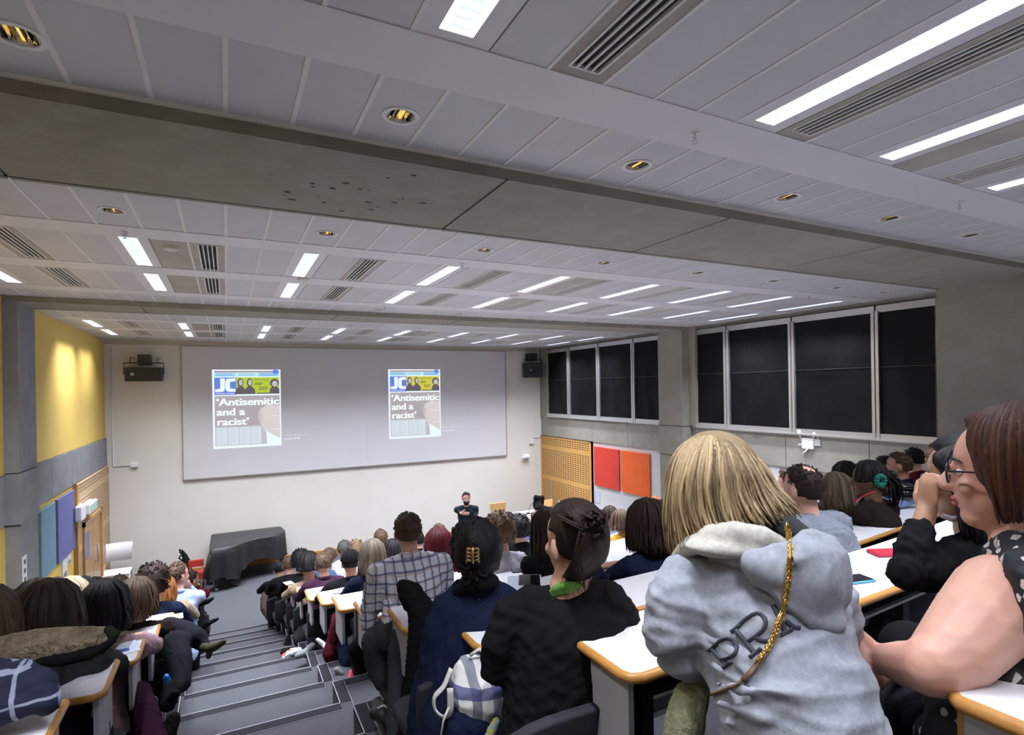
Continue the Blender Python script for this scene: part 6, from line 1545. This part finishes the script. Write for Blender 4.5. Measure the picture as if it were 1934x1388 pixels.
mb.tube(pts_([(848, 1335, 1.87), (838, 1360, 1.87), (832, 1400, 1.87)]), .012, 8, flat=.35); mb.build('strap', plain('webbing_cream', (.62, .60, .54), .8), root)
garment('patterned_scarf', 'small yellow and pale blue patterned cloth beside the black cardigan', 'scarf', mottled('scarf_yellow_blue', (.62, .58, .08), (.40, .52, .66), 45, .8, lo=.45, hi=.55), [(938, 1362, 1.78, 8), (930, 1378, 1.78, 10), (922, 1400, 1.78, 12)], .006, (.004, .04))
# left foreground coats
root = garment('fur_hood_coat', 'khaki coat with a brown fur trimmed hood lying over the chair back', 'coat', mottled('fur_brown', (.32, .26, .18), (.15, .11, .07), 22, .95, .9, 60), [[(-30, 1242, 1.93, 32), (20, 1234, 1.93, 34), (70, 1226, 1.94, 35), (120, 1220, 1.96, 34), (165, 1216, 1.98, 32), (196, 1212, 2.01, 25)]], .009, (.007, .035))
mb = MB(); plimb(mb, [(-30, 1222, 1.98, 10), (20, 1205, 1.98, 9), (80, 1193, 1.99, 7), (140, 1188, 2.0, 6), (200, 1189, 2.02, 6)]); me = blob(mb, .007, 2); folds(me, .004, .04, 2); shade(me); link('hood_edge', me, mottled('fur_cream', (.40, .35, .22), (.28, .23, .14), 40, .95, .8, 60), root)
mb = MB(); plimb(mb, [(-30, 1232, 1.93, 8), (30, 1212, 1.93, 9), (90, 1199, 1.945, 8), (150, 1196, 1.96, 5)]); plimb(mb, [(205, 1188, 2.0, 8), (216, 1198, 2.0, 10), (208, 1210, 2.0, 9)]); me = blob(mb, .007, 2); shade(me); link('hood_lining', me, cloth('cloth_olive', (.025, .028, .018)), root)
mb = MB(); plimb(mb, [(150, 1232, 1.93, 8), (190, 1226, 1.95, 10), (213, 1210, 1.98, 7)]); plimb(mb, [(60, 1250, 1.9, 10), (120, 1246, 1.9, 12), (170, 1236, 1.92, 10)]); me = blob(mb, .008, 2); shade(me); link('coat_body', me, B_, root)
CHKN = stripe_mat('navy_windowpane', (.010, .012, .040), None, [(0, .10, .10, (.35, .38, .50), .8), (2, .075, .10, (.35, .38, .50), .8)])
garment('checked_jacket', 'navy jacket with pale windowpane lines on the left foreground desk', 'jacket', CHKN, [[(-20, 1300, 1.62, 55), (30, 1295, 1.62, 46), (72, 1300, 1.62, 34), (90, 1325, 1.60, 24)], [(-20, 1340, 1.55, 40), (60, 1330, 1.58, 20)]], .010, (.008, .12))
# legs reaching into the aisle on the left
def leg(parent_lab, lst, shoe, mt, shoemat, sole=None):
    root = [o for o in COL.objects if o.type == 'EMPTY' and parent_lab in o.get('label', '')][0]
    mb = MB(); 
    for L_ in lst: plimb(mb, L_)
    me = blob(mb, .012, 2); folds(me, .006, .09, 2); shade(me); link('trousers', me, mt, root)
    for s_ in shoe: mb = MB(); plimb(mb, s_); me = blob(mb, .009, 2); shade(me); link('boot', me, shoemat, root)
leg('dark curly hair in a navy top', [[(318, 1190, 3.9, 24), (350, 1196, 3.85, 22), (372, 1205, 3.8, 18), (385, 1218, 3.78, 12), (392, 1224, 3.76, 9)], [(330, 1215, 3.7, 24), (340, 1250, 3.6, 22), (342, 1290, 3.5, 18), (335, 1300, 3.45, 12)]],
    [[(385, 1222, 3.75, 8), (398, 1224, 3.72, 9), (410, 1220, 3.7, 7), (423, 1212, 3.68, 5)], [(396, 1228, 3.72, 7), (394, 1240, 3.7, 5)]], C['trousers'], cloth('boot_olive', (.085, .075, .045)))
leg('light blue shirt, hand raised', [[(350, 1140, 5.9, 13), (372, 1150, 5.8, 12), (380, 1180, 5.7, 9), (384, 1192, 5.7, 7)]], [[(382, 1186, 5.65, 5), (395, 1176, 5.6, 5), (411, 1169, 5.6, 3)], [(378, 1140, 5.7, 5), (392, 1136, 5.7, 5), (402, 1130, 5.7, 3)]], B_, B_)
garment('wine_coat', 'dark wine coat hanging from the left chairs towards the floor', 'coat', cloth('cloth_dark_wine', (.035, .008, .022)), [(262, 1310, 3.0, 22), (272, 1345, 2.9, 24), (280, 1388, 2.8, 28), (290, 1430, 2.7, 34)])
garment('blue_bag', 'bright blue plastic bag on the steps beside the left desks', 'bag', plain('bag_blue', (.02, .16, .55), .3), [(314, 1278, 3.4, 6), (317, 1295, 3.4, 8), (318, 1316, 3.35, 9)], .008, (.006, .03))
garment('dark_coat', 'black coat spilling onto the steps at the left desk ends', 'coat', B_, [(325, 1300, 3.3, 16), (318, 1330, 3.2, 14), (330, 1310, 3.2, 8)], .010)
garment('shoe_cluster', 'black shoe with white sock stripe at the foot of the left steps', 'shoe', B_, [(322, 1370, 2.9, 14), (328, 1358, 2.9, 12), (318, 1388, 2.85, 14)], .008)
# right of the aisle
garment('backpack', 'brown backpack hanging at the end of the front right desk', 'backpack', mottled('backpack_brown', (.05, .032, .018), (.035, .022, .012), 10, .8), [(503, 1108, 9.3, 5), (500, 1130, 9.2, 8), (501, 1150, 9.1, 9), (508, 1166, 9.0, 6)], .02, (.01, .1))
for i, (lab, L_, mt) in enumerate((('black coat bunched behind the brown backpack', [(515, 1110, 9.0, 10), (517, 1140, 8.9, 9), (520, 1175, 8.8, 8)], B_), ('dark garment by the silver wheeled frame', [(535, 1130, 8.2, 10), (540, 1160, 8.1, 11), (548, 1180, 8.0, 10)], C['charcoal']),
        ('long black coat below the knitted jumper', [(560, 1150, 7.2, 10), (563, 1175, 7.1, 14), (558, 1200, 7.0, 14), (545, 1222, 6.9, 12)], B_), ('black bag on the step under the folded cloth', [(538, 1232, 5.9, 9), (560, 1240, 5.8, 14), (590, 1235, 5.7, 14)], B_),
        ('dark grey coat under the plum jumper', [(585, 1150, 6.4, 12), (580, 1180, 6.3, 16), (570, 1205, 6.2, 16)], C['charcoal']), ('navy coat with crimson lining over the row of the notebook', [(655, 1180, 4.9, 14), (658, 1215, 4.8, 22), (662, 1245, 4.7, 22)], NV),
        ('burgundy coat hanging beside the navy coat', [(636, 1165, 5.1, 10), (632, 1200, 5.0, 13), (625, 1235, 4.9, 16), (628, 1252, 4.9, 12)], C['maroon']))):
    garment('coat', lab, 'coat', mt, L_, .018, (.012, .1))
garment('folded_cloth', 'red and white patterned cloth lying on the black bag on the steps', 'cloth', mottled('cloth_red_white', (.65, .08, .05), (.70, .72, .80), 9, .8, lo=.48, hi=.52), [(538, 1240, 5.7, 7), (552, 1232, 5.7, 8), (565, 1228, 5.7, 6)], .012, (.008, .05))
garment('denim_leg', 'dark jeans leg with grey trainer stretched to the steps', 'trousers', C['jeans'], [(612, 1150, 5.8, 12), (604, 1180, 5.7, 12), (592, 1212, 5.6, 10)], .014)
for lab, L_, mt in (('grey trainer with white sole on the steps beside the folded cloth', [(590, 1220, 5.55, 7), (578, 1232, 5.5, 8), (562, 1238, 5.45, 6)], plain('trainer_grey', (.2, .21, .22), .7)), ('white soled shoe tilted up below the notebook row', [(600, 1208, 5.2, 4), (612, 1218, 5.2, 5), (622, 1230, 5.15, 4)], SOLE),
        ('pink shoe with pale toe on the step below the navy coat', [(664, 1272, 4.2, 8), (662, 1285, 4.15, 10)], plain('shoe_pink', (.45, .02, .08), .5)), ('pale shoe toe cap on the step under the pink shoe', [(656, 1299, 4.1, 7), (668, 1298, 4.1, 8)], SOLE), ('grey trainer beside the pink shoe', [(636, 1265, 4.5, 6), (646, 1273, 4.5, 6)], plain('trainer_grey', (.2, .21, .22), .7))):
    garment('shoe', lab, 'shoe', mt, L_, .008, (.002, .05))
garment('trouser_leg', 'black trouser leg standing behind the pink shoe', 'trousers', B_, [(678, 1225, 4.3, 20), (680, 1260, 4.25, 16), (672, 1275, 4.2, 12)], .014)
garment('black_trousers', 'black trousers between the desk ends by the navy coat', 'trousers', B_, [(800, 1240, 2.9, 34), (790, 1300, 2.85, 32), (770, 1388, 2.8, 30)], .014)
# ------------------------------------------------------------------ things on desks
def on_desk(px, py, row, left=False): 
    z = zdesk(row) + (.01 * max(0, min(6, row - 1)) if left else 0); return onZ(px, py, z)
def paper(px, py, row, w, h, ang, label, mt, left=False, name='paper_sheet', th=.002, curl=0):
    q = on_desk(px, py, row, left); cs, sn = math.cos(ang), math.sin(ang); t = MB(); t.obox((q[0], q[1], q[2] + th / 2 + .0005), (cs * w / 2, sn * w / 2, 0), (-sn * h / 2, cs * h / 2, 0), (0, 0, th / 2))
    return rootmesh(name, t, mt, tuple(q), label=label, cat={'paper_sheet': 'paper', 'notebook': 'notebook', 'phone': 'phone', 'phone_case': 'phone case'}.get(name, 'paper'))
PW = plain('paper_white', (.8, .8, .76), .6)
def mk_leaf():
    m, b = new_mat('printed_leaflet'); v = coord(m); s = sep(m, v); f = math_(m, 'LESS_THAN', math_(m, 'FRACT', math_(m, 'DIVIDE', s[1], .012)), .35); g = math_(m, 'GREATER_THAN', noise(m, v, 50, 2, .5, 0, 1), .45)
    setc(m, b, mix(m, math_(m, 'MULTIPLY', math_(m, 'MULTIPLY', f, g), .6), (.75, .82, .90), (.15, .35, .65))); b.inputs['Roughness'].default_value = .5; return m
LEAF = mk_leaf()
o = paper(228, 1224, 3, .15, .21, .25, 'leaflet with blue bars lying by the fur hood', LEAF, True)
t = MB(); q = on_desk(222, 1232, 3, True); t.obox((q[0], q[1], q[2] + .004), (.05, .008, 0), (-.003, .018, 0), (0, 0, .001)); t.build('blue_bars', plain('print_blue', (.03, .08, .40), .5), o)
paper(326, 1166, 5, .14, .12, .1, 'pale yellow sheet at the end of a left desk', plain('paper_yellow', (.75, .70, .42), .6), True)
q = on_desk(338, 1135, 7, True); root = empty('drink_bottle', q, 'dark green drink bottle standing on the left desk before the light blue shirt', 'bottle'); bx_, by_, bz_ = q
t = MB(); t.tube([(bx_, by_, bz_), (bx_, by_, bz_ + .17), (bx_, by_, bz_ + .20)], [.042, .042, .028], 16, smooth=False); t.build('bottle_body', plain('bottle_green', (.008, .06, .06), .25), root)
t = MB(); t.tube([(bx_, by_, bz_ + .20), (bx_, by_, bz_ + .235)], [.027, .026], 14, smooth=False); t.build('bottle_cap', BLACKP, root)
paper(344, 1146, 7, .12, .10, 0, 'small pouch with purple spot beside the green bottle', plain('pouch_blue', (.25, .32, .5), .6), True, th=.03)
root = paper(655, 1118, 5, .30, .22, .15, 'open white notebook with a pen at the desk end', PW, name='notebook', th=.008)
t = MB(); q = on_desk(652, 1122, 5); t.tube([(q[0] - .10, q[1] + .02, q[2] + .014), (q[0] + .08, q[1] - .03, q[2] + .014)], .004, 6); t.build('pen', plain('pen_dark', (.1, .06, .05), .4), root)
paper(545, 1101, 8, .10, .14, .2, 'white sheet under the hands of the black haired person', LEAF)
paper(462 + 90, 1170, 7, .001, .001, 0, 'tiny paper', PW) if False else None
t = MB(); q = at(562, 1163, 7.0); a_, b2_, c2_, e_ = at(564, 1168, 7.1), at(593, 1143, 7.2), at(590, 1155, 6.9), at(569, 1175, 6.9); t.add([a_, b2_, c2_, e_, a_ + [0, 0, .01], b2_ + [0, 0, .01], c2_ + [0, 0, .01], e_ + [0, 0, .01]], [(0, 1, 2, 3), (7, 6, 5, 4), (0, 4, 5, 1), (1, 5, 6, 2), (2, 6, 7, 3), (3, 7, 4, 0)])
rootmesh('paper_sheet', t, PW, tuple(q), label='white sheet held over the knees beside the knitted jumper', cat='paper')
# phones and cases
def phone(px, py, row, ang, label, body, top, w=.075, h=.15, th=.009, name='phone'):
    q = on_desk(px, py, row); cs, sn = math.cos(ang), math.sin(ang); root = empty(name, q, label, 'phone case' if name != 'phone' else 'phone')
    t = MB(); t.obox((q[0], q[1], q[2] + th / 2 + .0005), (cs * w / 2, sn * w / 2, 0), (-sn * h / 2, cs * h / 2, 0), (0, 0, th / 2)); t.build('case', body, root, min(.008, th * .45))
    t = MB(); t.obox((q[0], q[1], q[2] + th + .0006), (cs * w * .45, sn * w * .45, 0), (-sn * h * .46, cs * h * .46, 0), (0, 0, .0006)); t.build('screen', top, root)
GL = plain('phone_glass', (.006, .007, .01), .08)
phone(1609, 1097, 0, 1.35, 'phone with a teal case lying face up on the white desk', plain('case_teal', (.07, .36, .50), .4), GL)
phone(1680, 1047, 0, 1.15, 'red wallet phone case by the elbow of the black cardigan', plain('case_red', (.45, .02, .04), .5), plain('case_red', (.45, .02, .04), .5), .085, .155, .014, 'phone_case')
phone(1661, 987, 1, .9, 'black phone lying on the white desk behind the grey jumper', BLACKP, GL, .075, .15, .012)
phone(985, 1078, 3, 1.3, 'black phone on the desk behind the bare shoulder', BLACKP, GL)
o = paper(990, 1102, 2, .20, .26, -.5, 'leaflet under the tablet beside the bare shoulder', LEAF)
phone(1000, 1098, 2, -.5, 'tablet with white border beside the bare shoulder', plain('tablet_white', (.75, .75, .77), .3), GL, .14, .20, .008)
paper(860, 1092, 3, .16, .22, .2, 'printed leaflet on the desk right of the checked shirt', LEAF)
paper(1000, 1047, 4, .15, .20, .1, 'white leaflet with coloured print near the striped shirt', LEAF)
paper(1598, 953, 2, .22, .30, .3, 'open white booklet before the red lanyard', PW, th=.006)
# helmet and blue cloth
q = at(1700, 938, 4.25); root = empty('cycle_helmet', (q[0], q[1], zdesk(2)), 'glossy black cycle helmet resting on pale blue cloth', 'helmet')
mb = MB(); hz = at(1700, 932, 4.25)
for k in range(-3, 4):
    a = k * .028; P_ = [hz + RGT * x + UPV * (.075 * math.sqrt(max(0, 1 - (x / .15) ** 2)) * (1 - abs(k) * .06)) + FWD * a for x in np.linspace(-.15, .15, 9)]; mb.tube(P_, .016, 8)
mb.ell(hz, .145, .105, .065, (RGT, FWD, UPV)); mb.build('shell', plain('helmet_black', (.008, .008, .009), .12), root)
t = MB(); c_ = at(1702, 929, 4.12); t.obox(c_, RGT * .022, UPV * .006, FWD * .002); t.build('label', WHITEP, root)
garment('blue_cloth', 'pale blue shirt bundled under the black cycle helmet', 'cloth', cloth('cloth_pale_blue', (.30, .42, .70)), [(1668, 945, 4.2, 8), (1700, 948, 4.2, 11), (1730, 942, 4.25, 9)], .012, (.008, .05))
# scrunchie and lanyard
root = [o for o in COL.objects if o.type == 'EMPTY' and 'teal scrunchie and red' in o.get('label', '')][0]
mb = MB(); c_ = at(1663, 908, 3.55); rg = np.random.default_rng(2)
for k in range(10): a = k / 10 * 2 * PI; mb.ell(c_ + RGT * .025 * math.cos(a) + UPV * .03 * math.sin(a), .017, .017, .017, seg=8, rings=6)
mb.build('scrunchie', cloth('cloth_scrunchie', (.01, .16, .12)), root)
mb = MB(); mb.tube(pts_([(1618, 948, 3.5), (1626, 939, 3.45), (1640, 933, 3.42), (1652, 929, 3.45)]), .010, 8, flat=.3); mb.build('lanyard', plain('lanyard_red', (.55, .02, .03), .5), root)
# dark coats on the chair by the slotted wall
garment('dark_coats', 'black coats heaped on the chair before the slotted wood wall', 'coats', B_, [[(1012, 940, 12.8, 5), (1024, 940, 12.8, 5), (1020, 950, 12.8, 8), (1018, 960, 12.7, 9), (1030, 963, 12.7, 8), (1040, 966, 12.7, 7)], [(1012, 938, 12.8, 4), (1012, 956, 12.8, 6)]], .02, (.01, .1))
t = MB(); q = onY(1128, 938, 11.0); q = onX(1128, 938, XR - .002); t.box(XR - .008, XR - .001, q[1] - .12, q[1] + .12, q[2] - .14, q[2] + .14); rootmesh('wall_notice', t, plain('notice_lilac', (.6, .58, .75), .6), tuple(q), label='pale printed notice on the white wall under the red panel', cat='notice')
bad = [(o.name, o['label']) for o in COL.objects if 'label' in o and not (4 <= len(o['label'].split()) <= 16)]
if bad: print('BADLABELS', bad)
# ------------------------------------------------------------------ world and view
w = bpy.data.worlds.new('world'); SC.world = w; w.use_nodes = True
w.node_tree.nodes['Background'].inputs[0].default_value = (.5, .5, .55, 1); w.node_tree.nodes['Background'].inputs[1].default_value = .0
SC.view_settings.view_transform = 'Standard'; SC.view_settings.look = 'None'; SC.view_settings.gamma = 1
SC.view_settings.exposure = 0.1; SC.view_settings.use_curve_mapping = False
SC.cycles.use_denoising = True
SC.cycles.max_bounces = 6; SC.cycles.diffuse_bounces = 4; SC.cycles.glossy_bounces = 2; SC.cycles.transmission_bounces = 2
SC.cycles.use_adaptive_sampling = True; SC.cycles.adaptive_threshold = .025
SC.cycles.sample_clamp_indirect = 6
